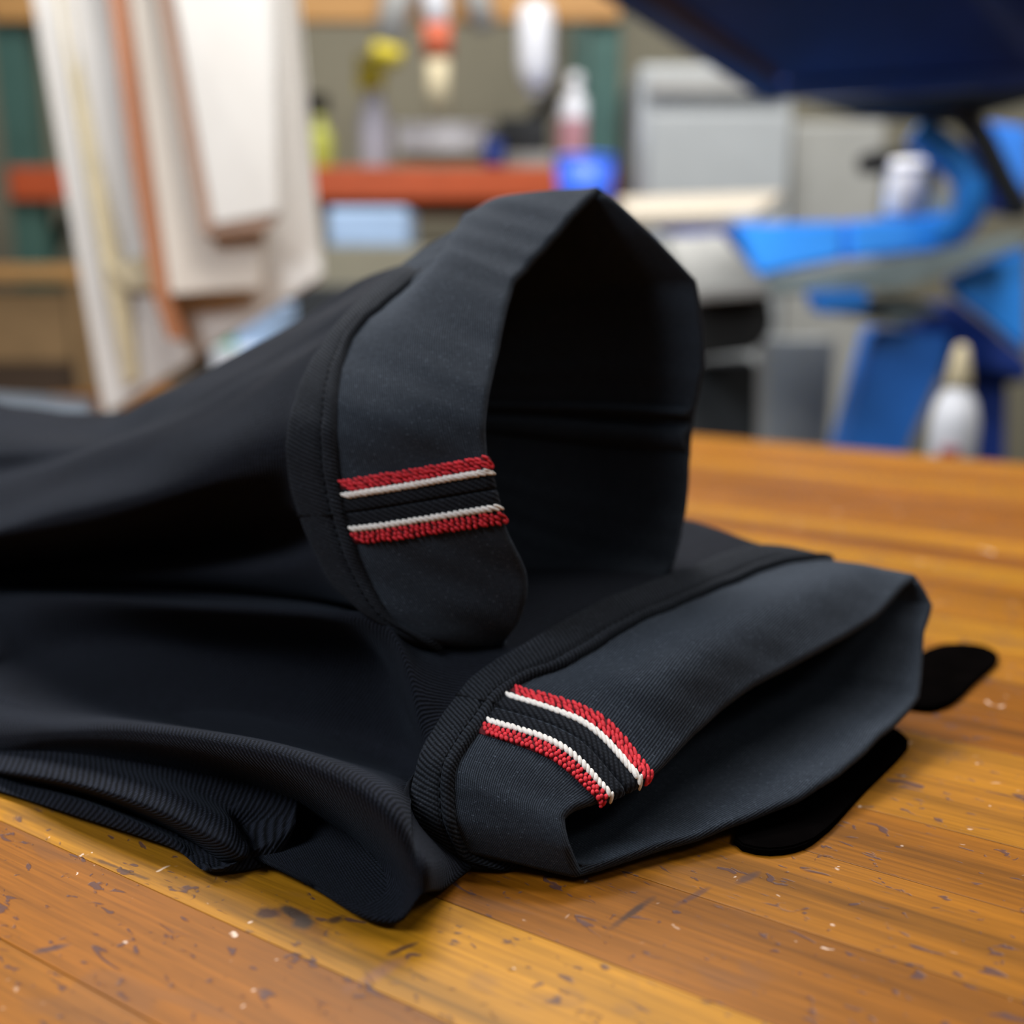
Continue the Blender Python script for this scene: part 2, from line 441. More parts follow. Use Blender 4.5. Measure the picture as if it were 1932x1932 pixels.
# ------------------------------------------------------------------ bench
W_EDGES = [0.1313, 0.1667, 0.2052, 0.2437, 0.2822]
while W_EDGES[-1] < 0.99: W_EDGES.append(W_EDGES[-1] + 0.0362 + 0.003 * math.sin(7 * len(W_EDGES)))
W_EDGES[-1] = 1.022
lo = [0.1313]
while lo[-1] > -0.09: lo.append(lo[-1] - 0.0362 - 0.002 * math.sin(5 * len(lo)))
W_EDGES = lo[:0:-1] + W_EDGES
S0, S1 = -1.30, 0.95
bench = thing('workbench', 'worn amber wooden workbench of glued staves under the black jeans', 'workbench', L(0, 0.46, 0) * [1, 1, 0] + [0, 0, FZ])
angz = math.atan2(EA[1], EA[0])
for i in range(len(W_EDGES) - 1):
    w0, w1 = W_EDGES[i], W_EDGES[i + 1]
    gap = 0.0001 if i % 3 else 0.0003
    bm = bmesh.new()
    c = L((S0 + S1) / 2, (w0 + w1) / 2, -0.0225)
    box_bm(bm, c, ((S1 - S0) / 2, (w1 - w0) / 2 - gap / 2, 0.0225), Matrix.Rotation(angz, 4, 'Z'), 0.00025 if i < len(W_EDGES) - 2 else 0.004)
    so = adopt(from_bm('stave', bm, M['bench']), bench)
    wm = (w0 + w1) / 2
    tone = random.uniform(0.15, 0.95)
    for lim, tv in ((.1313, .45), (.1667, .30), (.2052, 1.0), (.2437, .35), (.2822, .55), (.32, .42), (.356, .75)):
        if abs(w1 - lim) < .006: tone = tv
    so.color = (tone, tone, tone, 1)
for (s_, w_) in ((S0 + .1, .0), (S0 + .1, .93), (S1 - .1, .0), (S1 - .1, .93)):
    adopt(box('leg', L(s_, w_, (FZ - 0.04) / 2), (0.04, 0.04, (-FZ - 0.04) / 2), M['bench_side'], rotz=angz), bench)
for (w_) in (0.0, 0.93):
    adopt(box('apron', L((S0 + S1) / 2, w_, -0.095), ((S1 - S0) / 2 - 0.1, 0.015, 0.052), M['bench_side'], rotz=angz), bench)

# ------------------------------------------------------------------ cloth lofting
def crv(pts, n, closed=False):
    """centripetal Catmull-Rom through pts -> n points spaced by arc length (open)"""
    p = np.asarray(pts, float)
    if len(p) == 2:
        u = np.linspace(0, 1, n)[:, None]; return p[0] * (1 - u) + p[1] * u
    p = np.vstack([2 * p[0] - p[1], p, 2 * p[-1] - p[-2]])
    out = []
    for i in range(1, len(p) - 2):
        p0, p1, p2, p3 = p[i - 1:i + 3]
        k = lambda a, b_: max(1e-6, np.linalg.norm(b_ - a)) ** 0.5
        t0 = 0; t1 = t0 + k(p0, p1); t2 = t1 + k(p1, p2); t3 = t2 + k(p2, p3)
        tt = np.linspace(t1, t2, 24, endpoint=(i == len(p) - 3))[:, None]
        a1 = (t1 - tt) / (t1 - t0) * p0 + (tt - t0) / (t1 - t0) * p1
        a2 = (t2 - tt) / (t2 - t1) * p1 + (tt - t1) / (t2 - t1) * p2
        a3 = (t3 - tt) / (t3 - t2) * p2 + (tt - t2) / (t3 - t2) * p3
        b1 = (t2 - tt) / (t2 - t0) * a1 + (tt - t0) / (t2 - t0) * a2
        b2 = (t3 - tt) / (t3 - t1) * a2 + (tt - t1) / (t3 - t1) * a3
        out.append((t2 - tt) / (t2 - t1) * b1 + (tt - t1) / (t2 - t1) * b2)
    q = np.vstack(out)
    s = np.concatenate([[0], np.cumsum(np.linalg.norm(np.diff(q, axis=0), axis=1))])
    ss = np.linspace(0, s[-1], n)
    return np.stack([np.interp(ss, s, q[:, j]) for j in range(3)], 1)
def around(F, sub, sharp=None):
    """F[nf, m, 3] -> periodic centripetal spline over axis 0, returns [nf*sub, m, 3]"""
    nf = len(F); rows = []
    for i in range(nf):
        p0, p1, p2, p3 = F[i - 1], F[i], F[(i + 1) % nf], F[(i + 2) % nf]
        k = lambda a, b_: np.maximum(1e-5, np.linalg.norm(b_ - a, axis=1, keepdims=True)) ** 0.5
        t0 = np.zeros_like(k(p0, p1)); t1 = t0 + k(p0, p1); t2 = t1 + k(p1, p2); t3 = t2 + k(p2, p3)
        for j in range(sub):
            u = j / sub; tt = t1 * (1 - u) + t2 * u
            a1 = (t1 - tt) / (t1 - t0) * p0 + (tt - t0) / (t1 - t0) * p1
            a2 = (t2 - tt) / (t2 - t1) * p1 + (tt - t1) / (t2 - t1) * p2
            a3 = (t3 - tt) / (t3 - t2) * p2 + (tt - t2) / (t3 - t2) * p3
            b1 = (t2 - tt) / (t2 - t0) * a1 + (tt - t0) / (t2 - t0) * a2
            b2 = (t3 - tt) / (t3 - t1) * a2 + (tt - t1) / (t3 - t1) * a3
            q_ = (t2 - tt) / (t2 - t1) * b1 + (tt - t1) / (t2 - t1) * b2
            if sharp is not None:
                w_ = sharp[i] * (1 - u) + sharp[(i + 1) % nf] * u
                q_ = q_ * (1 - w_) + (p1 * (1 - u) + p2 * u) * w_
            rows.append(q_)
    return np.stack(rows)
def grid_normals(S, closed=True):
    du = (np.roll(S, -1, 0) - np.roll(S, 1, 0)) if closed else np.gradient(S, axis=0)
    dv = np.gradient(S, axis=1)
    n = np.cross(du, dv); n /= np.maximum(1e-9, np.linalg.norm(n, axis=2, keepdims=True))
    return n
def grid_mesh(name, S, mat, parent, closed=True, cap=None, uvs=None):
    nu, nv, _ = S.shape
    if closed:                                   # repeat the seam column for the uv map
        S = np.concatenate([S, S[:1]], 0); nu += 1
    V = S.reshape(-1, 3)
    if uvs is None:
        lu = np.concatenate([np.zeros((1, nv)), np.cumsum(np.linalg.norm(np.diff(S, axis=0), axis=2), 0)], 0)
        lv = np.concatenate([np.zeros((nu, 1)), np.cumsum(np.linalg.norm(np.diff(S, axis=1), axis=2), 1)], 1)
        uvs = np.stack([lu.mean(1, keepdims=True).repeat(nv, 1), lv.mean(0, keepdims=True).repeat(nu, 0)], 2)
    UV = uvs.reshape(-1, 2)
    idx = np.arange(nu * nv).reshape(nu, nv)
    fs = np.stack([idx[:-1, :-1], idx[1:, :-1], idx[1:, 1:], idx[:-1, 1:]], -1).reshape(-1, 4).tolist()
    if cap is not None:
        fs.append(list(map(int, idx[:-1, cap])))
    return pydata(name, V, fs, mat, parent, True, UV)

def fsample(S, nf, sub, f):
    """sample closed grid S (nf*sub columns) at fractional feature index f -> [m,3]"""
    x = (f * sub) % (nf * sub); i = int(math.floor(x)); u = x - i
    return S[i % (nf * sub)] * (1 - u) + S[(i + 1) % (nf * sub)] * u

def build_leg(tag_, feats, jeans, i_s1, sub=8, MB=190, seam_f=None, depth_in=0.10):
    """feats: list of dict(hem, groove, mid, rim, body=[...]) cyclic; builds leg, cuff and trimmings"""
    nf = len(feats)
    cuffF, bodyF = [], []
    NQ1, NQ2 = 16, 44
    for d in feats:
        hem, rim = np.asarray(d['hem']), np.asarray(d['rim'])
        gro = np.asarray(d['groove']) if 'groove' in d else hem * 0.73 + rim * 0.27
        pts = [hem, gro] + ([np.asarray(d['mid'])] if 'mid' in d else []) + [rim]
        dense = crv(pts, 400)
        kg = int(np.argmin(np.linalg.norm(dense - gro, axis=1)))
        q1 = dense[np.linspace(0, kg, NQ1).astype(int)]
        q2 = dense[np.linspace(kg, 399, NQ2).astype(int)]
        cuffF.append(np.vstack([q1, q2[1:]]))
    cuffF = np.stack(cuffF)
    S = around(cuffF, sub, [d.get('sharp', 0.0) for d in feats])                       # outer skin hem..rim
    cen = S.mean(0, keepdims=True)
    N = grid_normals(S)
    sgn = np.sign(((S - cen) * N).sum(2).mean()); N = N * sgn
    # smooth the normals around a little
    for _ in range(2): N = (np.roll(N, 1, 0) + N * 2 + np.roll(N, -1, 0)) / 4
    N /= np.linalg.norm(N, axis=2, keepdims=True)
    ph_ = S @ np.array([140.0, 90.0, 170.0])
    S = S + N * (0.0002 * (np.sin(ph_) + np.sin(1.7 * ph_ + S[:, :, 2] * 200 + 1)))[:, :, None]
    S[:, :, 2] = np.maximum(S[:, :, 2], 0.0022)
    # --- cuff face, rolled rim and inside
    face = S[:, NQ1 - 3:, :] + N[:, NQ1 - 3:, :] * 0.0002
    rim = S[:, -1, :]; cr0 = rim.mean(0)
    axis = rim - S[:, -8, :]; axis /= np.linalg.norm(axis, axis=1, keepdims=True)
    nr = N[:, -1, :]
    R0 = 0.0016
    cols = [face]
    for a_ in (0.35, 0.8, 1.25, 1.75, 2.3, 2.8, math.pi):
        cols.append((rim + axis * (math.sin(a_) * R0) - nr * ((1 - math.cos(a_)) * R0))[:, None, :])
    inn = rim - nr * (2 * R0)
    steps = np.linspace(0, 1, 26)[1:]
    for u in steps:
        k = 0.04 * u + 0.42 * max(0, (u - 0.35) / 0.65) ** 1.6
        base = inn - (axis * 0.35 + EA * 0.65) * (depth_in * u)
        ctr = cr0 - EA * (depth_in * u)
        p = base + (ctr - base) * k
        cols.append(p[:, None, :])
    cuffS = np.concatenate(cols, 1)
    cuffS[:, :, 2] = np.maximum(cuffS[:, :, 2], 0.0006)
    cuff = grid_mesh('cuff', cuffS, M['inner'], jeans, True, cap=cuffS.shape[1] - 1)
    cuff['label'] = tag_ + ' turned-up cuff showing the grey wrong side of the denim'
    # --- hem band
    q = np.linspace(0, 1, NQ1)
    hb = np.concatenate([S[:, :NQ1, :]], 1)
    Hd = crv  # noqa
    prof_q = [0.0, 0.0, 0.02, 0.07, 0.2, 0.4, 0.58, 0.66, 0.70, 0.74, 0.80, 0.87, 0.94, 0.985, 1.0]
    prof_h = [-0.0012, 0.0010, 0.0019, 0.0023, 0.0024, 0.0024, 0.0022, 0.0018, 0.0010, 0.0017, 0.0026, 0.0028, 0.0023, 0.0010, -0.0010]
    cols = []
    for qq, hh in zip(prof_q, prof_h):
        x = qq * (NQ1 - 1); i = min(int(x), NQ1 - 2); u = x - i
        p = S[:, i] * (1 - u) + S[:, i + 1] * u; n_ = N[:, i] * (1 - u) + N[:, i + 1] * u
        cols.append((p + n_ * hh)[:, None, :])
    bandS = np.concatenate(cols, 1); bandS[:, :, 2] = np.maximum(bandS[:, :, 2], 0.0005)
    band = grid_mesh('hem_band', bandS, M['hem'], cuff, True)
    # --- hem stitches in the groove at q = 0.70
    x = 0.70 * (NQ1 - 1); i = int(x); u = x - i
    line = (S[:, i] * (1 - u) + S[:, i + 1] * u) + (N[:, i]) * 0.0013
    line = np.vstack([line, line[:1]])
    ln = np.concatenate([[0], np.cumsum(np.linalg.norm(np.diff(line, axis=0), axis=1))])
    bm = bmesh.new()
    at = lambda s_: Vector([float(np.interp(s_, ln, line[:, j])) for j in range(3)])
    s_ = 0.0
    while s_ + 0.0025 < ln[-1]:
        a_, b_ = at(s_), at(s_ + 0.0024)
        mid = (a_ + b_) / 2; dd = (b_ - a_)
        if dd.length > 1e-6:
            mt = Matrix.Translation(mid) @ dd.to_track_quat('X', 'Z').to_matrix().to_4x4() @ Matrix.Diagonal((dd.length * 0.52, 0.00040, 0.00040, 1))
            bmesh.ops.create_icosphere(bm, subdivisions=1, radius=1.0, matrix=mt)
        s_ += 0.0030
    st = from_bm('hem_stitching', bm, M['thread_black'], cuff, True)
    st['kind'] = 'stuff'
    # --- seam allowance pressed open, with its two selvedge edges
    nfq = S.shape[1]
    qa, qb = NQ1 - 2, nfq - 1
    def skin(f, qi, h):
        """point on the cuff at feature f and q index qi (runs on over the rolled rim), raised by h"""
        if qi <= qb:
            i = int(math.floor(qi)); u = qi - i; i2 = min(i + 1, qb)
            p = fsample(S, nf, sub, f); n_ = fsample(N, nf, sub, f)
            return p[i] * (1 - u) + p[i2] * u + (n_[i] * (1 - u) + n_[i2] * u) * h
        p = fsample(S, nf, sub, f)[qb]; n_ = fsample(N, nf, sub, f)[qb]
        pr = fsample(S, nf, sub, f)[qb - 8]; ax = (p - pr) / np.linalg.norm(p - pr)
        a_ = min(1.6, (qi - qb) * 0.5)
        return p - n_ * R0 + (n_ * math.cos(a_) + ax * math.sin(a_)) * (R0 + h)
    qs = np.concatenate([np.linspace(qa, qb, 34), qb + np.linspace(0.4, 3.0, 6)])
    fo = [0.02, 0.03, 0.08, 0.2, 0.35, 0.45, 0.485, 0.5, 0.515, 0.55, 0.65, 0.8, 0.92, 0.97, 0.98]
    ho = [-0.0003, 0.0008, 0.0010, 0.0010, 0.0011, 0.0012, 0.0009, 0.0001, 0.0009, 0.0012, 0.0011, 0.0010, 0.0010, 0.0008, -0.0003]
    grid = np.array([[skin(i_s1 + a_, q_, h_) for q_ in qs] for a_, h_ in zip(fo, ho)])
    alw = grid_mesh('seam_allowance', grid, M['seam'], cuff, False)
    alw['label'] = 'black twill seam allowance pressed open between the selvedge lines'
    def stitches(name, f_from, f_to, rows, lumps, mat, rad, slant, lift, jit, parent):
        bm = bmesh.new()
        for r_ in range(rows):
            for l_ in range(lumps):
                fa = (l_ + 0.1) / lumps; fb = (l_ + 0.95) / lumps
                dq = (qb + 2.0 - qa) / rows
                q0 = qa + dq * (r_ + fa * slant - min(0, slant)) + random.uniform(-jit, jit) * dq
                q1_ = qa + dq * (r_ + fb * slant - min(0, slant) + 0.25) + random.uniform(-jit, jit) * dq
                j_ = random.uniform(-jit, jit) * 0.06
                A_ = skin(i_s1 + f_from + (f_to - f_from) * fa + j_, max(qa, q0), lift)
                B_ = skin(i_s1 + f_from + (f_to - f_from) * fb + j_, max(qa, q1_), lift)
                A_, B_ = Vector(A_), Vector(B_); dd = B_ - A_
                if dd.length < 1e-6: continue
                rr_ = rad * random.uniform(0.88, 1.1)
                mt = Matrix.Translation((A_ + B_) / 2) @ dd.to_track_quat('X', 'Z').to_matrix().to_4x4() @ Matrix.Diagonal((dd.length * 0.72, rr_, rr_ * 0.8, 1))
                bmesh.ops.create_icosphere(bm, subdivisions=2, radius=1.0, matrix=mt)
        o = from_bm(name, bm, mat, parent, True); o['kind'] = 'stuff'
        return o
    for side, (r0, r1, w0, w1) in enumerate(((0.0, 0.19, 0.205, 0.285), (1.0, 0.81, 0.795, 0.715))):
        lo_, hi_ = min(r0, r1), max(r0, r1)
        gg = np.array([[skin(i_s1 + a_, q_, h_) for q_ in qs] for a_, h_ in
                       zip(np.linspace(lo_, hi_, 5), (0.0004, 0.0011, 0.0012, 0.0011, 0.0004))])
        ed = grid_mesh('selvedge_edge', gg, M['red_dark'], cuff, False)
        ed['label'] = 'red woven selvedge edge with a white line'
        nrow = 25
        stitches('red_weave', r0, r1, 27, 3, M['thread_red'], 0.00066, 2.4 if side == 0 else -2.4, 0.0012, 0.2, ed)
        stitches('white_line', w0, w1, nrow + 2, 1, M['thread_white'], 0.00080, 1.7 if side == 0 else -1.7, 0.0012, 0.05, ed)
    # short seam across the hem band
    fm = i_s1 + 0.5
    hp = []
    for qq in np.linspace(0.0, 0.98, 12):
        x = qq * (NQ1 - 1); i = min(int(x), NQ1 - 2); u = x - i
        pS = fsample(S, nf, sub, fm); pN = fsample(N, nf, sub, fm)
        hp.append(pS[i] * (1 - u) + pS[i + 1] * u + pN[i] * (0.0022 + 0.0002 * math.sin(9 * qq)))
    tube('hem_seam', hp, 0.00035, M['thread_black'], cuff, 6)
    # --- the leg itself, starting under the cuff
    for d, cf in zip(feats, cuffF):
        b0 = cf[6]; b1 = cf[0]
        cc = cuffF[:, 0].mean(0)
        ins = lambda p: p + (cc - p) / np.linalg.norm(cc - p) * 0.0018
        pb = [np.asarray(p, float) for p in d['body']]
        le = pb[-1]
        pb += [(le - EA * .16) * [1, 1, .85], (le - EA * .34) * [1, 1, .6]]
        bodyF.append(crv([ins(b0), ins(b1)] + pb, MB))
    B = around(np.stack(bodyF), sub)
    # gentle smoothing and small cloth ripples
    for _ in range(1): B[:, 3:] = (np.roll(B, 1, 0)[:, 3:] + 2 * B[:, 3:] + np.roll(B, -1, 0)[:, 3:]) / 4
    nb = grid_normals(B); ph = B @ np.array([31.0, 47.0, 59.0])
    amp = np.linspace(0, 1, MB)[None, :, None].clip(0, 0.09) / 0.09
    B = B + nb * (0.0006 * (np.sin(ph) + np.sin(ph * 2.3 + 1)))[:, :, None] * amp
    B[:, :, 2] = np.maximum(B[:, :, 2], 0.0006)
    leg = grid_mesh('trouser_leg', B, M['denim'], jeans, True, cap=MB - 1)
    return dict(S=S, N=N, nf=nf, sub=sub, cuff=cuff, cuffS=cuffS, nface=face.shape[1])

jeans = thing('jeans', 'black denim jeans with turned-up red and white selvedge cuffs', 'jeans', (0, 0, 0))

# ---- upper leg A (its opening stands up and gapes to the right)
def back(rim, ds=0.06, dw=0.0, dz=0.0):
    return np.asarray(rim) - EA * ds + EW * dw + np.array([0, 0, dz])
def A_(hem, rim, body, groove=None, mid=None):
    d = dict(hem=hem, rim=rim, body=body)
    if groove is not None: d['groove'] = groove
    if mid is not None: d['mid'] = mid
    return d
fa = []
# 0 peak
fa.append(A_(P(850, 480, .434), P(1125, 352, .384), [P(745, 512, .415), Pw(580, 600, .335), Pw(400, 692, .335), Pw(300, 742, .335), Pw(195, 802, .335), Pw(100, 797, .335), Pw(0, 775, .34), Pw(-180, 735, .34)], mid=P(918, 384, .402)))
# 1 crease
fa.append(A_(P(800, 502, .418), P(1040, 440, .372), [Pw(690, 560, .312), Pw(540, 650, .308), Pw(380, 745, .302), Pw(200, 830, .296), Pw(0, 850, .29), Pw(-180, 860, .29)], mid=P(878, 403, .396)))
# crease beside the corner
fa.append(A_(P(778, 508, .408), P(990, 498, .366), [Pw(668, 590, .305), Pw(510, 688, .300), Pw(340, 775, .293), Pw(100, 868, .286), Pw(-180, 900, .28)], mid=P(862, 437, .385)))
# 2 rim corner
fa.append(A_(P(750, 512, .398), P(962, 527, .360), [Pw(640, 625, .296), Pw(480, 725, .290), Pw(300, 805, .282), Pw(0, 905, .275), Pw(-180, 930, .27)], mid=P(838, 478, .374)))
# 3
fa.append(A_(P(618, 645, .371), P(932, 650, .345), [Pw(545, 715, .276), Pw(400, 800, .272), Pw(200, 885, .266), Pw(0, 960, .258), Pw(-180, 1000, .25)], mid=P(795, 645, .349), groove=P(668, 640, .363)))
# 4 fold ridge
fa.append(A_(P(550, 800, .352), P(906, 790, .331), [Pw(530, 852, .259), Pw(400, 907, .257), Pw(200, 968, .252), Pw(0, 1008, .245), Pw(-150, 1035, .24)], mid=P(770, 795, .334), groove=P(637, 800, .343)))
# 5 selvedge upper edge
fa.append(A_(P(552, 918, .350), P(908, 862, .330), [Pw(556, 930, .264), Pw(400, 965, .275), Pw(200, 1010, .275), Pw(0, 1042, .262), Pw(-150, 1065, .25)], groove=P(646, 906, .341)))
# 6 selvedge lower edge
fa.append(A_(P(590, 1022, .348), P(940, 990, .330), [Pw(575, 1000, .282), Pw(400, 1022, .300), Pw(200, 1050, .298), Pw(0, 1078, .28), Pw(-150, 1090, .26)], groove=P(673, 1026, .339)))
# 7
fa.append(A_(P(633, 1100, .345), P(985, 1092, .335), [Pw(600, 1065, .268), Pw(450, 1078, .274), Pw(200, 1088, .272), Pw(0, 1098, .264), Pw(-150, 1110, .25)], groove=P(700, 1096, .338)))
# 8
fa.append(A_(P(690, 1155, .340), P(978, 1160, .338), [Pw(640, 1128, .270), Pw(500, 1120, .280), Pw(300, 1110, .285), L(-.42, .285, .030), L(-.55, .28, .02)], groove=P(748, 1168, .336)))
# 9
fa.append(A_(P(770, 1200, .338), P(946, 1222, .345), [L(-.25, .285, .048), L(-.33, .295, .042), L(-.42, .30, .03), L(-.56, .30, .02)], groove=P(835, 1214, .338)))
rA = [P(1010, 1225, .362), P(1140, 1165, .385), P(1255, 1085, .392), P(1290, 960, .398), P(1303, 800, .402), P(1326, 680, .398), P(1310, 528, .393), P(1215, 430, .386)]
bz = [(.048, .04, .03), (.052, .045, .035), (.065, .05, .04), (.085, .06, .045), (.11, .075, .055), (.13, .088, .066), (.155, .105, .085), (.165, .11, .09)]
bw = [.325, .355, .372, .382, .385, .38, .37, .352]
for r_, z_, w_ in zip(rA, bz, bw):
    h_ = back(r_, .06, .004, -.004)
    fa.append(A_(h_, r_, [L(-.29, w_, z_[0]), L(-.40, w_ + .008, z_[1]), L(-.52, w_ + .02, z_[2]), L(-.60, w_ + .02, z_[2])]))
for k_, v_ in ((0, .85), (1, .5), (2, .5), (3, .75), (17, .85), (16, .3), (18, .6), (11, .5)): fa[k_]['sharp'] = v_
RA = build_leg('upper', fa, jeans, 6)

# ---- lower leg B (its opening lies squashed on the bench)
fb = []
# 0 top right corner
fb.append(A_(P(1520, 1050, .425), P(1722, 1083, .400), [L(-.16, .42, .050), L(-.26, .43, .045), L(-.40, .43, .04), L(-.56, .43, .03)]))
# 1
fb.append(A_(P(1432, 1034, .415), P(1652, 1156, .378), [P(1300, 980, .448), L(-.24, .41, .058), L(-.40, .40, .045), L(-.56, .40, .03)], mid=P(1600, 1078, .390)))
# 2
fb.append(A_(P(1262, 1090, .385), P(1512, 1238, .350), [L(-.20, .36, .055), L(-.28, .37, .05), L(-.40, .37, .04), L(-.56, .37, .03)], mid=P(1452, 1150, .3575)))
# 3
fb.append(A_(P(1112, 1150, .358), P(1405, 1298, .333), [L(-.215, .325, .052), L(-.29, .335, .048), L(-.40, .34, .04), L(-.56, .34, .03)], mid=P(1338, 1212, .335)))
# 4
fb.append(A_(P(1002, 1212, .342), P(1312, 1375, .318), [P(905, 1215, .352), L(-.26, .300, .048), L(-.40, .310, .035), L(-.56, .31, .03)], mid=P(1238, 1282, .3195)))
# 5 selvedge upper edge
fb.append(A_(P(902, 1276, .332), P(1226, 1452, .305), [P(835, 1225, .340), Pw(770, 1195, .268), L(-.255, .278, .046), L(-.31, .275, .040), L(-.40, .265, .030), L(-.52, .26, .02)], groove=P(976, 1298, .325), mid=P(1135, 1352, .315)))
# 6 selvedge lower edge -> top ridge
fb.append(A_(P(832, 1365, .318), P(1120, 1505, .295), [Pw(798, 1330, .240), Pw(765, 1240, .245), Pw(725, 1176, .250), Pw(600, 1158, .250), Pw(400, 1146, .250), Pw(130, 1133, .247), Pw(0, 1152, .240), Pw(-160, 1190, .215)], groove=P(905, 1385, .307), mid=P(1040, 1435, .300)))
# 7 under the ridge
fb.append(A_(P(797, 1432, .308), P(1075, 1520, .292), [Pw(788, 1400, .246), Pw(752, 1300, .258), Pw(705, 1240, .263), Pw(560, 1225, .266), Pw(380, 1215, .264), Pw(180, 1212, .250), Pw(40, 1232, .234), Pw(-160, 1262, .200)], groove=P(868, 1440, .300)))
# 8 hollow
fb.append(A_(P(780, 1495, .303), P(1055, 1540, .290), [L(-.180, .240, .020), L(-.205, .258, .008), L(-.25, .258, .004), L(-.30, .246, .004), L(-.36, .216, .010), L(-.45, .194, .012)], groove=P(858, 1485, .297)))
# 9 front ridge
fb.append(A_(P(785, 1548, .299), P(1064, 1598, .2875), [L(-.163, .208, .022), Pw(778, 1592, .194), Pw(745, 1535, .1925), Pw(690, 1488, .193), Pw(550, 1428, .194), Pw(400, 1397, .193), Pw(250, 1380, .192), Pw(100, 1385, .190), Pw(-60, 1400, .188)], groove=P(862, 1548, .2945)))
# 10 hollow below the front ridge
fb.append(A_(P(820, 1590, .2985), P(1085, 1652, .2905), [L(-.150, .206, .013), Pw(800, 1640, .1915), Pw(782, 1668, .1915), Pw(735, 1650, .204), Pw(650, 1590, .218), Pw(520, 1525, .215), Pw(420, 1490, .208), Pw(280, 1450, .200), Pw(100, 1425, .193), Pw(-60, 1440, .19)], groove=P(885, 1610, .296)))
# 11 lip on the bench
h11 = P(905, 1628, .2985)
r11 = G(1195, 1622, .003)
fb.append(A_(h11, r11, [L(-.146, .204, .004), Pw(795, 1690, .190), G(752, 1742, .003), G(700, 1738, .003), G(560, 1664, .003), G(470, 1620, .004), G(300, 1545, .004), G(100, 1475, .006), G(-60, 1430, .006)]))
rB = [G(1378, 1562, .005), G(1535, 1494, .009), G(1668, 1384, .014), P(1727, 1322, .374), P(1737, 1200, .391), P(1752, 1142, .398)]
hB = [(.003, .004), (.003, .004), (.004, .004), (.006, .005), (.024, .015), (.040, .03)]
for k, (r_, z_) in enumerate(zip(rB, hB)):
    h_ = back(r_, .055, 0.0, 0.0); h_[2] = z_[0] + 0.002
    w_ = float(h_ @ EW)
    s_ = float(h_ @ EA)
    fb.append(A_(h_, r_, [L(s_ - .05, w_ + .004, z_[1]), L(s_ - .15, w_ + .01, z_[1]), L(-.42, w_ + .02, z_[1]), L(-.56, w_ + .02, z_[1])]))
for k_, v_ in ((0, .8), (8, .4), (9, .4), (10, .85), (15, .85), (17, .7), (16, .4)): fb[k_]['sharp'] = v_
RB = build_leg('lower', fb, jeans, 5, depth_in=0.075)

# ---- flat-felled inseam on the far inside wall of the upper leg
cs = RA['cuffS']; n0 = RA['nface'] + 1
def inwall(f, k, h):
    col = fsample(cs, RA['nf'], RA['sub'], f)
    c0 = cs.mean(0)
    n_ = c0[k] - col[k]; n_ /= np.linalg.norm(n_)
    return col[k] + n_ * h
ks = list(range(n0, n0 + 26))
for (fc, wd) in ((15.16, 0.10), (14.80, 0.17)):
    gr_ = np.array([[inwall(fc + (u - 0.5) * 2 * wd, k, h_) for k in ks] for u, h_ in
                    zip(np.linspace(0, 1, 7), (-0.0006, 0.0022, 0.0034, 0.0037, 0.0034, 0.0022, -0.0006))])
    o = grid_mesh('inseam', gr_, M['inner'], RA['cuff'], False)

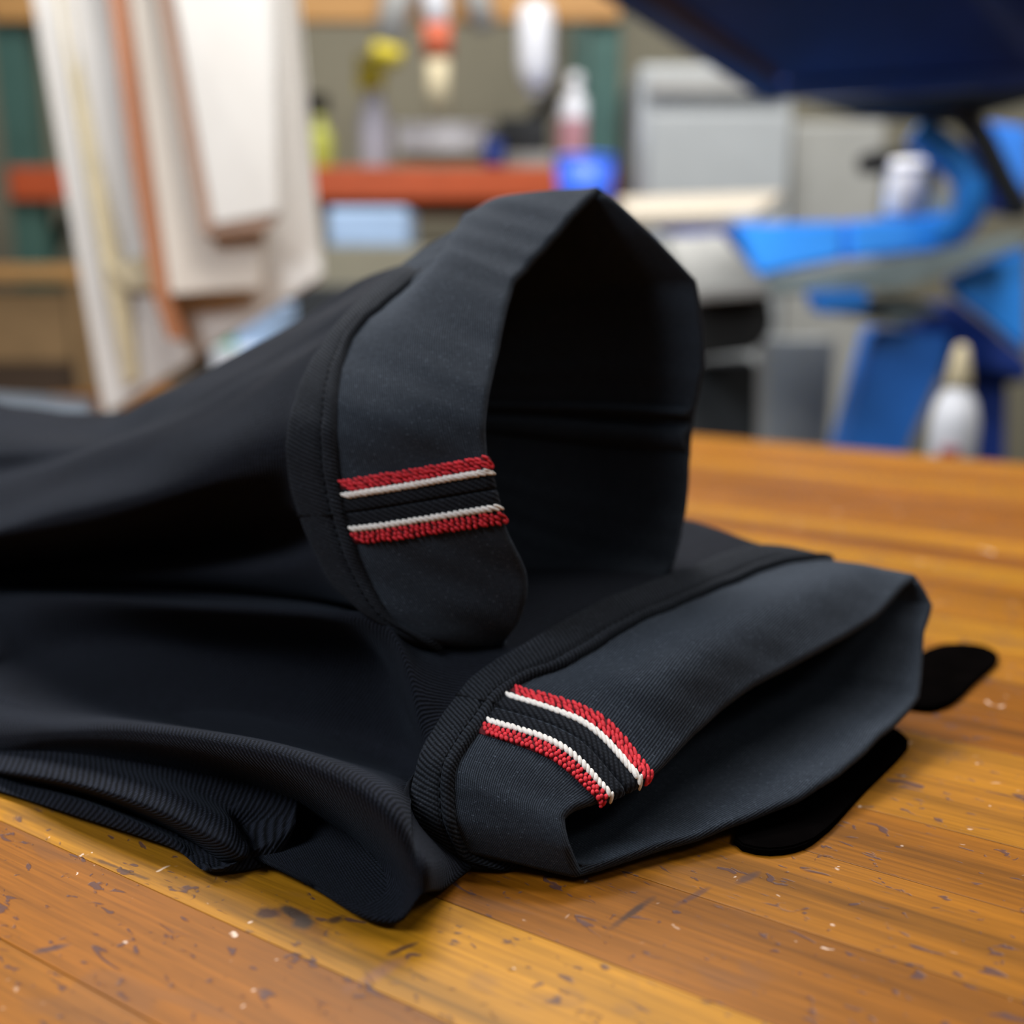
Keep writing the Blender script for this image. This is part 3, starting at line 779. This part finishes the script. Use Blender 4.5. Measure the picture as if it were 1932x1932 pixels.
# ---- the rolled loose fold of cloth in front, on the bench
def fold_roll():
    cv = [
        [Pw(452, 1560, .198), Pw(442, 1535, .198), Pw(400, 1506, .198), Pw(300, 1464, .196), Pw(150, 1424, .194), Pw(0, 1405, .192), Pw(-150, 1392, .192)],   # back of crest
        [Pw(458, 1588, .188), Pw(440, 1558, .189), Pw(395, 1533, .188), Pw(300, 1492, .187), Pw(150, 1452, .186), Pw(0, 1430, .185), Pw(-150, 1416, .185)],   # crest
        [Pw(452, 1612, .184), Pw(424, 1590, .1825), Pw(380, 1568, .182), Pw(290, 1525, .181), Pw(150, 1480, .180), Pw(0, 1455, .180), Pw(-150, 1440, .18)],    # front of crest
        [Pw(425, 1628, .185), Pw(398, 1604, .1845), Pw(360, 1580, .185), Pw(280, 1540, .185), Pw(150, 1494, .185), Pw(0, 1465, .185), Pw(-150, 1450, .185)],  # under crest
        [Pw(405, 1632, .188), Pw(380, 1610, .191), Pw(350, 1588, .192), Pw(270, 1549, .193), Pw(150, 1503, .191), Pw(0, 1471, .190), Pw(-150, 1457, .19)],     # small hollow
        [G(400, 1640, .004), Pw(372, 1616, .1840), Pw(340, 1592, .183), Pw(260, 1554, .182), Pw(150, 1511, .182), Pw(0, 1476, .182), Pw(-150, 1462, .182)],   # lip top
        [G(412, 1645, .002), G(384, 1642, .002), G(335, 1605, .002), G(250, 1574, .002), G(150, 1542, .002), G(0, 1491, .002), G(-150, 1450, .002)],           # lip on bench
        [L(-.200, .192, .001), L(-.21, .20, .001), L(-.225, .205, .001), L(-.25, .205, .001), L(-.28, .205, .001), L(-.32, .205, .001), L(-.38, .205, .001)],
        [L(-.199, .203, .010), L(-.205, .21, .012), L(-.22, .212, .012), L(-.245, .212, .012), L(-.275, .212, .012), L(-.32, .21, .012), L(-.38, .21, .012)],
    ]
    F = np.stack([crv(c, 70) for c in cv])
    S = around(F, 8)
    S[:, :, 2] = np.maximum(S[:, :, 2], 0.0006)
    # close the right end with a rounded nose
    cen = S[:, 0].mean(0)
    nose = [(cen + (S[:, 0] - cen) * r_ + EA * e_)[:, None, :] for r_, e_ in ((0.05, .003), (0.45, .0034), (0.8, .0024), (0.94, .0010))]
    S = np.concatenate(nose + [S], 1)
    S[:, :, 2] = np.maximum(S[:, :, 2], 0.0006)
    S2 = np.concatenate([S, S[:1]], 0)
    o = grid_mesh('trouser_fold', S, M['denim'], jeans, True, cap=0, uvs=1.5 * np.stack([S2 @ EA + 0.3 * S2[:, :, 2], S2[:, :, 2] - 0.6 * (S2 @ EW)], 2))
    o['label'] = 'loose rolled fold of black denim lying on the bench'
fold_roll()

# ------------------------------------------------------------------ flat black shapes of unknown kind by the lower cuff
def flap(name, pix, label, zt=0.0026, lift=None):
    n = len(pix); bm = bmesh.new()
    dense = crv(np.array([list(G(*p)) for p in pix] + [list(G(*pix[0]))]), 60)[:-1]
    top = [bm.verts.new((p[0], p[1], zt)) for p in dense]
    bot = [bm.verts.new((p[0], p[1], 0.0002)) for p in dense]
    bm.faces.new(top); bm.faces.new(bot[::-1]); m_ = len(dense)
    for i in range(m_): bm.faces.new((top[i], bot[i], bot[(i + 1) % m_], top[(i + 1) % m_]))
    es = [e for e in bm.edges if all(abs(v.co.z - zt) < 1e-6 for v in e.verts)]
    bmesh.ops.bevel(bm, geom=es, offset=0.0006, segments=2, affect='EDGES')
    return tag(from_bm(name, bm, M['matte_black']), label, 'tag', 'flat black shapes under the cuff')
flap('black_shape', [(1385, 1594), (1400, 1607), (1450, 1616), (1510, 1607), (1555, 1578), (1630, 1500), (1705, 1425), (1714, 1408), (1690, 1385), (1640, 1375), (1500, 1460), (1400, 1560)],
     'flat black shape with rounded corners under the lower lip of the lying cuff')
flap('black_shape', [(1722, 1342), (1755, 1345), (1795, 1332), (1840, 1292), (1882, 1252), (1878, 1238), (1850, 1226), (1800, 1222), (1760, 1230), (1722, 1248), (1660, 1262), (1640, 1300), (1670, 1330)],
     'flat black pointed shape beside the far corner of the lying cuff')

# ------------------------------------------------------------------ pale boards propped on the bench
def board(name, label, pix, t, thick, mat, edge=None, edge_mat=None, extra=None, off=None):
    pts = [P(x, y, tt) for x, y, tt in pix]
    base = min(pts, key=lambda p: p[2])
    o = thing(name, label, 'board', base, 'pale boards propped behind the jeans')
    v = np.array([0.0, thick, 0.0]) if off is None else np.asarray(off)
    adopt(prism('panel', pts, v, mat, bevel=0.002), o)
    return o
tb = 1.235
big = board('board', 'large off-white board with a slanted lower end and yellow glue streaks',
            [(-10, -420, tb + .10), (62, 0, tb + .05), (196, 786, tb), (607, 522, tb + .01), (560, 0, tb + .05), (520, -420, tb + .10)], tb, 0.018, M['board_white'])
def onboard(name, pix, t, dy, mat, parent, thick=0.004):
    adopt(prism(name, [P(x, y, tt - dy) for x, y, tt in pix], (0, thick, 0), mat, bevel=0.0), parent)
tt_ = lambda y: tb + .05 * max(0.0, (1 - y / 600.0)) if y >= 0 else tb + .05 - .05 * y / 420.0
def strip(name, pl, pr, mat, parent, dy, thick=0.004):
    pix = [(x, y, tt_(y)) for x, y in pl] + [(x, y, tt_(y)) for x, y in pr[::-1]]
    onboard(name, pix, tb, dy, mat, parent, thick)
strip('glue_streak', [(62, -300), (108, 0), (150, 260), (195, 520), (235, 725)], [(82, -300), (132, 0), (176, 260), (235, 520), (262, 715)], M['glue'], big, 0.002)
strip('glue_streak', [(205, 505), (245, 545)], [(300, 470), (300, 545)], M['glue'], big, 0.003)
b2 = board('board', 'cream birch board with an orange stained edge on the off-white board',
           [(200, -300, tt_(-300) - .028), (246, 0, tt_(0) - .028), (320, 557, tt_(557) - .028), (492, 545, tt_(545) - .028), (520, 0, tt_(0) - .028), (515, -300, tt_(-300) - .028)], tb, 0.020, M['board_cream'])
strip('stained_edge', [(150, -300), (205, 0), (245, 300), (290, 560), (318, 640)], [(198, -300), (244, 0), (284, 290), (318, 550), (345, 640)], M['board_edge'], b2, 0.029, 0.022)
b3 = board('board', 'short pale board with a brown edge, foremost on the cream board',
           [(260, -300, tt_(-300) - .052), (330, 0, tt_(0) - .052), (402, 425, tt_(425) - .052), (525, 402, tt_(402) - .052), (520, 0, tt_(0) - .052), (505, -300, tt_(-300) - .052)], tb, 0.018, M['board_white'])
strip('stained_edge', [(230, -300), (300, 0), (345, 260), (383, 446)], [(258, -300), (328, 0), (368, 230), (402, 425)], M['board_edge2'], b3, 0.052, 0.02)
strip('lower_edge', [(384, 446), (402, 426)], [(500, 432), (525, 404)], M['board_edge2'], b3, 0.050, 0.016)

# grey sheet and items lying on the bench behind the jeans
gs = [G(-80, 742), G(180, 757), G(170, 790), G(-80, 790)]
tag(prism('metal_sheet', [p + [0, 0, .004] for p in gs], (0, 0, -0.0036), M['steelblue'], bevel=0.0008), 'blue-grey metal sheet lying flat on the bench by the jeans', 'sheet')

# ------------------------------------------------------------------ storage rack
TR = 2.80
rack = thing('pallet_rack', 'pallet rack with green uprights and orange beams along the wall', 'rack', (P(600, 345, TR)[0], P(600, 345, TR)[1], FZ))
def at(px, py, t): return P(px, py, t)
def rbox(name, px0, py0, px1, py1, t, depth, mat, parent=None, bevel=0.004, yc=None):
    """upright box whose front spans those pixels at forward depth t"""
    a, b_ = P(px0, py0, t), P(px1, py1, t)
    c = (a + b_) / 2; y0 = c[1]
    return box(name, (c[0], y0 + depth / 2, c[2]), (abs(b_[0] - a[0]) / 2, depth / 2, abs(a[2] - b_[2]) / 2), mat, parent, bevel=bevel)
for (x0, x1) in ((20, 82), (1106, 1164)):
    a, b_ = P(x0, 300, TR), P(x1, 300, TR)
    for dy in (0.0, 0.85):
        adopt(box('upright', ((a[0] + b_[0]) / 2, a[1] + dy, 0.45), ((b_[0] - a[0]) / 2, 0.035, 1.35), M['green']), rack)
    for k in range(3):
        z0 = -0.6 + k * 0.75
        adopt(tube('brace', [((a[0] + b_[0]) / 2, a[1], z0), ((a[0] + b_[0]) / 2, a[1] + .85, z0 + .6)], 0.018, M['green']), rack)
xl, xr = P(30, 345, TR)[0], P(1160, 345, TR)[0]
yb = P(600, 345, TR)[1]
zb = P(600, 348, TR)[2]
zlow = PY(600, 760, yb)[2]
for (z_, mt, hh) in ((zb, 'orange', 0.042), (PY(600, 18, yb)[2], 'shelf_wood', 0.036), (zlow, 'orange', 0.042)):
    for dy in ((-0.02, 0.87) if mt == 'orange' else (-0.02,)):
        adopt(box('beam', ((xl + xr) / 2, yb + dy, z_), ((xr - xl) / 2, 0.022, hh), M[mt]), rack)
    adopt(box('shelf', ((xl + xr) / 2, yb + (.42 if mt == 'orange' else .10), z_ + hh - 0.004), ((xr - xl) / 2, 0.42 if mt == 'orange' else .10, 0.010), M['shelf_wood'] if mt != 'orange' else M['cardboard']), rack)
zs = zb + 0.042 + 0.006            # shelf surface
def on_shelf(px, t=TR + .05):
    p = P(px, 300, t); return np.array([p[0], p[1], zs])
def width(npx, t=TR): return npx * t / FPX

# items on the orange shelf
def bottle(name, px, h, r, label, mat, cap, lab=None, t=TR + .06, group=None, z=None, cat='bottle'):
    b0 = on_shelf(px, t)
    if z is not None: b0[2] = z
    o = thing(name, label, cat, b0, group)
    adopt(lathe('body', b0, [(r * .92, 0), (r, h * .03), (r, h * .58), (r * .85, h * .70), (r * .38, h * .82), (r * .36, h * .88)], mat), o)
    adopt(lathe('cap', b0, [(r * .44, h * .86), (r * .46, h * .88), (r * .42, h), (r * .2, h * 1.005)], cap), o)
    if lab: adopt(lathe('label_wrap', b0, [(r * 1.01, h * .14), (r * 1.015, h * .15), (r * 1.015, h * .5), (r * 1.01, h * .51)], lab), o)
    return o
bottle('bottle', 606, width(95), width(24), 'lime green squat bottle on the orange shelf beside the boards', M['lime'], M['lime'])
# spray bottle with yellow head
b0 = on_shelf(708, TR + .10)
sb = thing('spray_bottle', 'pale lilac spray bottle with a yellow trigger head on the orange shelf', 'bottle', b0)
hh = width(150)
adopt(lathe('body', b0, [(width(30), 0), (width(32), .01), (width(32), hh * .6), (width(22), hh * .8), (width(15), hh * .95), (width(15), hh)], M['lilac']), sb)
adopt(lathe('collar', b0 + [0, 0, hh * .98], [(width(18), 0), (width(22), .01), (width(20), .045)], M['yellow']), sb)
adopt(box('trigger_head', b0 + [.005, 0, hh + .065], (width(32), .018, width(15)), M['yellow'], bevel=.006), sb)
adopt(box('trigger', b0 + [-width(26), 0, hh + .02], (.008, .008, .03), M['yellow']), sb)
# white tray
tag(rbox('tray', 748, 232, 925, 285, TR + .12, .25, M['white']), 'white shallow tray on the orange shelf behind the spray bottle', 'tray')
# dark machine
c0 = on_shelf(985, TR + .05)
mc = thing('heat_gun', 'dark grey power tool with a black handle on the orange shelf', 'tool', c0)
adopt(box('body', c0 + [0, .08, width(62)], (width(52), .07, width(34)), M['char'], bevel=.02), mc)
adopt(box('foot', c0 + [0, .08, width(14)], (width(66), .08, width(15)), M['grey'], bevel=.01), mc)
adopt(tube('handle', [c0 + [width(20), .06, width(90)], c0 + [width(50), .06, width(120)], c0 + [width(72), .06, width(138)]], width(16), M['black']), mc)
# white bottle with pink label
bottle('bottle', 1083, width(165), width(32), 'white bottle with a pink label on the orange shelf', M['white'], M['white'], M['pink'], t=TR + .02)
# small indigo jar
j0 = on_shelf(932, TR - .01)
jr = thing('jar', 'small indigo jar in front of the dark power tool', 'jar', j0)
adopt(lathe('body', j0, [(width(18), 0), (width(20), .01), (width(20), width(40)), (width(16), width(46))], M['navy']), jr)
adopt(lathe('lid', j0 + [0, 0, width(46)], [(width(18), 0), (width(18), .015), (width(16), .018)], M['char']), jr)
# blue bowl hung on the beam front
p0 = P(1104, 352, TR - .22)
bl = thing('tape_roll', 'vivid blue tub standing in front of the green upright', 'tub', (p0[0], p0[1], p0[2] - width(35)))
adopt(lathe('body', (p0[0], p0[1], p0[2] - width(35)), [(width(44), 0), (width(47), .01), (width(52), width(80)), (width(49), width(80)), (width(42), .02)], M['bowl_blue']), bl)
adopt(lathe('rim', (p0[0], p0[1], p0[2] - width(35) + width(76)), [(width(52), 0), (width(55), .003), (width(55), .010), (width(50), .012)], M['bowl_blue']), bl)
bl.name = 'plastic_tub'
tag(box('tub_stand', (p0[0], p0[1] + .01, (p0[2] - width(35) + FZ) / 2), (.09, .09, (p0[2] - width(35) - FZ) / 2), M['cardboard']), 'tall brown carton that the blue tub stands on', 'carton')
# things hanging from the top shelf
ztop = P(600, 50, TR)[2]
YH = yb - .075
HG = lambda px, py: PY(px, py, YH)
def hang(name, label, cat, parts):
    o = thing(name, label, cat, parts[0][1][0]); 
    for nm, pts, r_, mt in parts: adopt(tube(nm, pts, r_, M[mt], seg=12, flat=.5), o)
    return o
hang('paint_brush', 'grey handled brush hanging above the yellow spray head', 'brush', [
    ('handle', [HG(764, -60), HG(746, 10), HG(728, 95)], width(26), 'grey'),
    ('ferrule', [HG(732, 85), HG(726, 118)], width(28), 'yellow')])
hang('squeegee', 'white squeegee handle with a red-orange tip hanging from the top shelf', 'squeegee', [
    ('handle', [HG(815, -70), HG(822, 0), HG(824, 58)], width(23), 'white'),
    ('grip', [HG(824, 45), HG(826, 108)], width(25), 'redorange'),
    ('blade', [HG(826, 105), HG(826, 215)], width(20), 'cream')])
hang('squeegee', 'plain grey handle hanging beside the red-orange tipped squeegee', 'squeegee', [
    ('handle', [HG(890, -70), HG(902, 0), HG(915, 55)], width(20), 'grey')])
p1 = PY(1010, 172, YH - .04)
hb_ = thing('hanging_bottle', 'white squeeze bottle hanging upside down beside the green upright', 'bottle', p1)
adopt(lathe('body', p1, [(width(14), 0), (width(24), .02), (width(32), .06), (width(32), width(120)), (width(26), width(140))], M['white']), hb_)
adopt(tube('hook', [p1 + [0, 0, width(138)], p1 + [0, 0, width(240)]], .004, M['steel']), hb_)
adopt(lathe('nozzle', p1 - [0, 0, .03], [(.004, 0), (.010, .01), (width(14), .032)], M['grey']), hb_)
# dark knob by the boards
tag(lathe('tape_roll', P(590, 210, TR + .1), [(.02, 0), (.045, .0), (.045, .04), (.02, .04)], M['black']), 'black tape roll beside the lime green bottle', 'tape roll')
# pale blue box below the shelf, on a dark crate
q0 = P(692, 465, TR - .32)
tag(rbox('storage_box', 618, 392, 770, 466, TR - .32, .22, M['box_blue'], bevel=.012), 'pale blue plastic box on the carton below the orange beam', 'box')
cbx = box('carton', (q0[0] + .05, q0[1] + .13, (q0[2] + FZ) / 2), (width(130), .13, (q0[2] - FZ) / 2), M['wall'])
tag(cbx, 'tall olive-beige carton under the pale blue box', 'carton')

# left background: shelf plank, cardboard box, dark box added for the shade under it
TL = 2.35
a = P(-250, 515, TL); b_ = P(140, 515, TL)
ls = thing('side_shelf', 'low orange-brown wooden shelf behind the large board', 'shelf', ((a[0] + b_[0]) / 2, a[1] + .2, FZ))
adopt(box('shelf_top', ((a[0] + b_[0]) / 2, a[1] + .2, a[2]), ((b_[0] - a[0]) / 2, .2, .018), M['shelf_wood']), ls)
for dx in (-1, 1):
    adopt(box('side_panel', ((a[0] + b_[0]) / 2 + dx * ((b_[0] - a[0]) / 2 - .012), a[1] + .2, (a[2] - .018 + FZ) / 2), (.012, .19, (a[2] - .018 - FZ) / 2), M['cardboard']), ls)
zc1 = P(0, 690, TL)[2]
zc0 = a[2] - .02
adopt(box('inner_shelf', ((a[0] + b_[0]) / 2, a[1] + .2, zc1 - .012), ((b_[0] - a[0]) / 2 - .024, .18, .012), M['dark_brown']), ls)
tag(box('cardboard_box', ((a[0] + b_[0]) / 2, a[1] + .16, (zc1 + zc0) / 2 - .01), ((b_[0] - a[0]) / 2 - .03, .14, (zc0 - zc1) / 2 - .012), M['cardboard']), 'plain brown cardboard box inside the low wooden shelf', 'box')
zc2 = P(0, 800, TL)[2]
tag(box('cardboard_box', ((a[0] + b_[0]) / 2, a[1] + .16, (zc1 - .03 + FZ) / 2), ((b_[0] - a[0]) / 2 - .03, .14, (zc1 - .03 - FZ) / 2), M['dark_brown']), 'dark brown box standing in for the shade under the low shelf', 'box')  # box added where the shelf underside is only in shade

# box with blue and green print seen between boards and jeans
k0 = P(470, 690, 1.75)
kb = thing('carton', 'pale blue and white carton with a teal green corner behind the jeans', 'box', (k0[0], k0[1], FZ))
adopt(rbox('body', 418, 575, 525, 720, 1.75, .16, M['box_blue']), kb)
adopt(rbox('label_patch', 402, 628, 442, 662, 1.742, .02, M['tealgreen'], bevel=.002), kb)
adopt(rbox('white_base', 400, 655, 500, 720, 1.745, .05, M['white'], bevel=.002), kb)
kz = P(470, 720, 1.75)[2]
tag(box('stool', (k0[0], k0[1] + .1, (kz + FZ) / 2), (.13, .12, (kz - FZ) / 2), M['char']), 'dark charcoal pedestal under the pale blue carton', 'pedestal')
tag(rbox('equipment_case', 528, 540, 760, 760, 2.1, .25, M['char']), 'dark charcoal equipment case behind the jeans leg', 'case')

# ------------------------------------------------------------------ pale grey machine
TM = 2.55
a, b_ = P(1207, 120, TM), P(1502, 520, TM)
mm = thing('dryer_cabinet', 'pale grey enamel cabinet behind the blue press', 'cabinet', ((a[0] + b_[0]) / 2, a[1] + .2, FZ))
def mbox(name, x0, y0, x1, y1, dt, dep, mat, bev=.01): adopt(rbox(name, x0, y0, x1, y1, TM + dt, dep, mat, bevel=bev), mm)
adopt(box('body', ((a[0] + b_[0]) / 2, a[1] + .30, (a[2] + FZ) / 2), ((b_[0] - a[0]) / 2, .30, (a[2] - FZ) / 2), M['machine'], bevel=.015), mm)
mbox('control_panel', 1225, 140, 1480, 178, -.012, .03, M['grey'], .004)
mbox('door', 1222, 215, 1488, 480, -.014, .03, M['machine'], .008)
mbox('door_handle', 1300, 226, 1410, 240, -.045, .035, M['machine2'], .004)
a2, b2_ = P(1502, 225, TM), P(1680, 520, TM)
tag(box('storage_cabinet', ((a2[0] + b2_[0]) / 2 + .004, a2[1] + .25, (a2[2] + FZ) / 2), ((b2_[0] - a2[0]) / 2, .22, (a2[2] - FZ) / 2), M['machine2'], bevel=.012), 'lower warm grey cabinet standing against the pale grey one', 'cabinet')

# ------------------------------------------------------------------ blue screen-printing press
TPp = 1.75
pc = P(1640, 600, TPp)
press = thing('screen_printing_press', 'bright blue steel screen-printing press standing beyond the bench', 'press', (pc[0], pc[1] + .1, FZ))
def pp(name, pix, t, thick, mat, bev=.006, par=press):
    pts = [P(p[0], p[1], (p[2] if len(p) > 2 else t)) for p in pix]
    return adopt(prism(name, pts, (0, thick, 0), M[mat], bevel=bev), par)
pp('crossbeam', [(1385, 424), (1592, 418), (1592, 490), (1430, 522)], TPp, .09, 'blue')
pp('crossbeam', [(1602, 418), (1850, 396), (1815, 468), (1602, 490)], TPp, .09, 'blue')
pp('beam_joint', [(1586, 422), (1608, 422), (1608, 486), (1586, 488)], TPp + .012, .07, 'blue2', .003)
pp('navy_beam', [(1235, 430), (1390, 428), (1432, 520)], TPp + .05, .05, 'navy')  # navy beam set behind the left end of the crossbeam
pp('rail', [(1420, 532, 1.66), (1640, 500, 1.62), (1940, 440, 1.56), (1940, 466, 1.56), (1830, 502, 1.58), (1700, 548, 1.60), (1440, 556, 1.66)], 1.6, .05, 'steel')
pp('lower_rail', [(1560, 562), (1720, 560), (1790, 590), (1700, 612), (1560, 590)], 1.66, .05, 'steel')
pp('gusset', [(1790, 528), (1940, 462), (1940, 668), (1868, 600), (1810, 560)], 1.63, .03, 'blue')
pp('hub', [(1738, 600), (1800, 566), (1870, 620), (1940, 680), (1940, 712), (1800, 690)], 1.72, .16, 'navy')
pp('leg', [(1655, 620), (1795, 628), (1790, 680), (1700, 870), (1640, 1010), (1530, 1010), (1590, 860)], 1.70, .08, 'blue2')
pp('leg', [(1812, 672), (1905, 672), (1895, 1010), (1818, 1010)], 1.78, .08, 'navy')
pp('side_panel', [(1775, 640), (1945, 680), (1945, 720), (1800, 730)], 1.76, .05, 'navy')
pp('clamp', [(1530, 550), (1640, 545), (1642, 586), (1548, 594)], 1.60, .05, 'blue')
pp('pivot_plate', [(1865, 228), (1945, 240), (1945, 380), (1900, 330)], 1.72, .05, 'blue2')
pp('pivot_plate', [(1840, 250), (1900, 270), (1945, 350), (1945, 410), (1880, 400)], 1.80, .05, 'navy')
adopt(tube('curved_bracket', crv([P(1728, 245, 1.66), P(1770, 278, 1.66), P(1815, 320, 1.66), P(1832, 365, 1.66), P(1822, 410, 1.68), P(1775, 450, 1.72)], 24), .026, M['blue'], seg=14), press)
adopt(tube('piston', crv([P(1790, 190, 1.62), P(1845, 250, 1.62), P(1895, 345, 1.64), P(1925, 400, 1.66)], 14), .018, M['char'], seg=14), press)
adopt(box('foot_plate', (pc[0] + .05, pc[1] + .05, FZ + .012), (.30, .22, .012), M['blue2']), press)
for (px_, tt2) in ((1585, 1.70), (1858, 1.78)):
    q_ = P(px_, 1005, tt2)
    adopt(box('foot_post', (q_[0], q_[1] + .04, (q_[2] + FZ) / 2 + .01), (.045, .04, (q_[2] - FZ) / 2), M['blue2']), press)
# platens
def pslab(name, pix, t0, thick, mat, label, cat, par=None):
    pts = [P(x, y, t) for x, y, t in pix]
    o = prism(name, pts, (0, 0, -thick), M[mat], bevel=.004)
    if par is not None: return adopt(o, par)
    return tag(o, label, cat)
pslab('platen', [(1165, 372, 2.1), (1480, 362, 2.1), (1430, 398, 1.80), (1185, 405, 1.80)], 0, .022, 'platen', '', '', press)
pslab('platen', [(1255, 448, 1.62), (1365, 440, 1.62), (1455, 540, 1.42), (1310, 552, 1.42)], 0, .015, 'grey', '', '', press)
pp('platen_pad', [(1300, 560), (1452, 552), (1462, 620), (1430, 662), (1300, 680)], 1.46, .20, 'black')
pp('platen_post', [(1300, 690), (1430, 680), (1425, 1000), (1300, 1000)], 1.62, .10, 'char')
# grey column behind
cc0 = P(1512, 690, 1.95)
tag(box('steel_column', (cc0[0], cc0[1] + .05, (P(1512, 640, 1.95)[2] + FZ) / 2), (.062, .05, (P(1512, 640, 1.95)[2] - FZ) / 2), M['machine']), 'warm grey square column behind the press leg', 'column')

# raised screen at the top right
sc = thing('printing_screen', 'navy printing screen raised on the press with taped frame', 'screen', P(1440, 190, 1.40))
def sp(name, pix, thick, mat, bev=.003): return adopt(prism(name, [P(*p) for p in pix], (0, thick * .4, thick), M[mat], bevel=bev), sc)
TS0, TS1 = 1.56, 1.22
def st_(y): return TS0 + (TS1 - TS0) * (190 - y) / 320.0
def sq(name, pix, thick, mat, dt=0.0, bev=.003):
    return adopt(prism(name, [P(x, y, st_(y) + dt) for x, y in pix], (0, thick * .45, thick * .9), M[mat], bevel=bev), sc)
sq('mesh', [(1215, -30), (1470, 150), (1960, 128), (1960, -140), (1060, -140)], .006, 'navy_mesh', .004, 0)
sq('frame_bar', [(920, -140), (1010, -140), (1480, 165), (1440, 192)], .03, 'navy')
sq('frame_tape', [(1012, -140), (1060, -140), (1470, 136), (1462, 155)], .012, 'brown_tape', -.002, 0)
sq('frame_bar', [(1440, 192), (1482, 155), (1960, 128), (1960, 168)], .03, 'navy')
sq('frame_bar', [(1700, -140), (1770, -140), (1960, 60), (1960, 140)], .02, 'navy', -.006)
sq('screen_clamp', [(1520, 194), (1960, 160), (1960, 190), (1790, 238), (1620, 225)], .04, 'slate', .03)

# containers on the press beam
zpb = P(1700, 408, TPp)[2]
def can(px, py0, py1, w_, t, mat, lid, label, lidmat=None):
    a = P(px, py1, t); hgt = P(px, py0, t)[2] - a[2]; r_ = width(w_ / 2, t)
    o = thing('ink_tub', label, 'tub', a)
    adopt(lathe('body', a, [(r_ * .9, 0), (r_, .005), (r_, hgt * .95), (r_ * .97, hgt)], mat), o)
    adopt(lathe('lid', a + [0, 0, hgt * .97], [(r_ * 1.04, 0), (r_ * 1.05, .004), (r_ * 1.04, .016), (r_ * .9, .018)], lid), o)
can(1702, 322, 405, 70, TPp + .03, M['white'], M['white'], 'white ink tub standing on the blue press beam')
can(1762, 328, 400, 52, TPp + .06, M['cream'], M['cream'], 'cream ink tub beside the white one on the press')
adopt(prism('shelf_tray', [P(1650, 282, TPp), P(1745, 282, TPp), P(1790, 318, TPp), P(1652, 320, TPp)], (0, .1, 0), M['black'], bevel=.006), press)

# white bottle beyond the bench edge
wb = P(1790, 905, 1.30)
o = thing('glue_bottle', 'white bottle with a cream nozzle and red label beyond the bench edge', 'bottle', wb)
adopt(lathe('body', wb, [(.026, 0), (.029, .005), (.029, .075), (.024, .098), (.013, .118), (.012, .122)], M['white']), o)
adopt(lathe('nozzle', wb, [(.015, .118), (.016, .122), (.013, .140), (.008, .165), (.004, .170)], M['cream']), o)
adopt(prism('label_patch', [wb + [-.024, -.0265, .02], wb + [-.004, -.0315, .02], wb + [-.004, -.0315, .045], wb + [-.024, -.0265, .045]], (0, .006, 0), M['redlabel'], bevel=0), o)
tag(box('side_stand', (wb[0] + .02, wb[1] + .02, (wb[2] + FZ) / 2), (.10, .06, (wb[2] - FZ) / 2), M['char']), 'charcoal stand beyond the bench that carries the white bottle', 'stand')
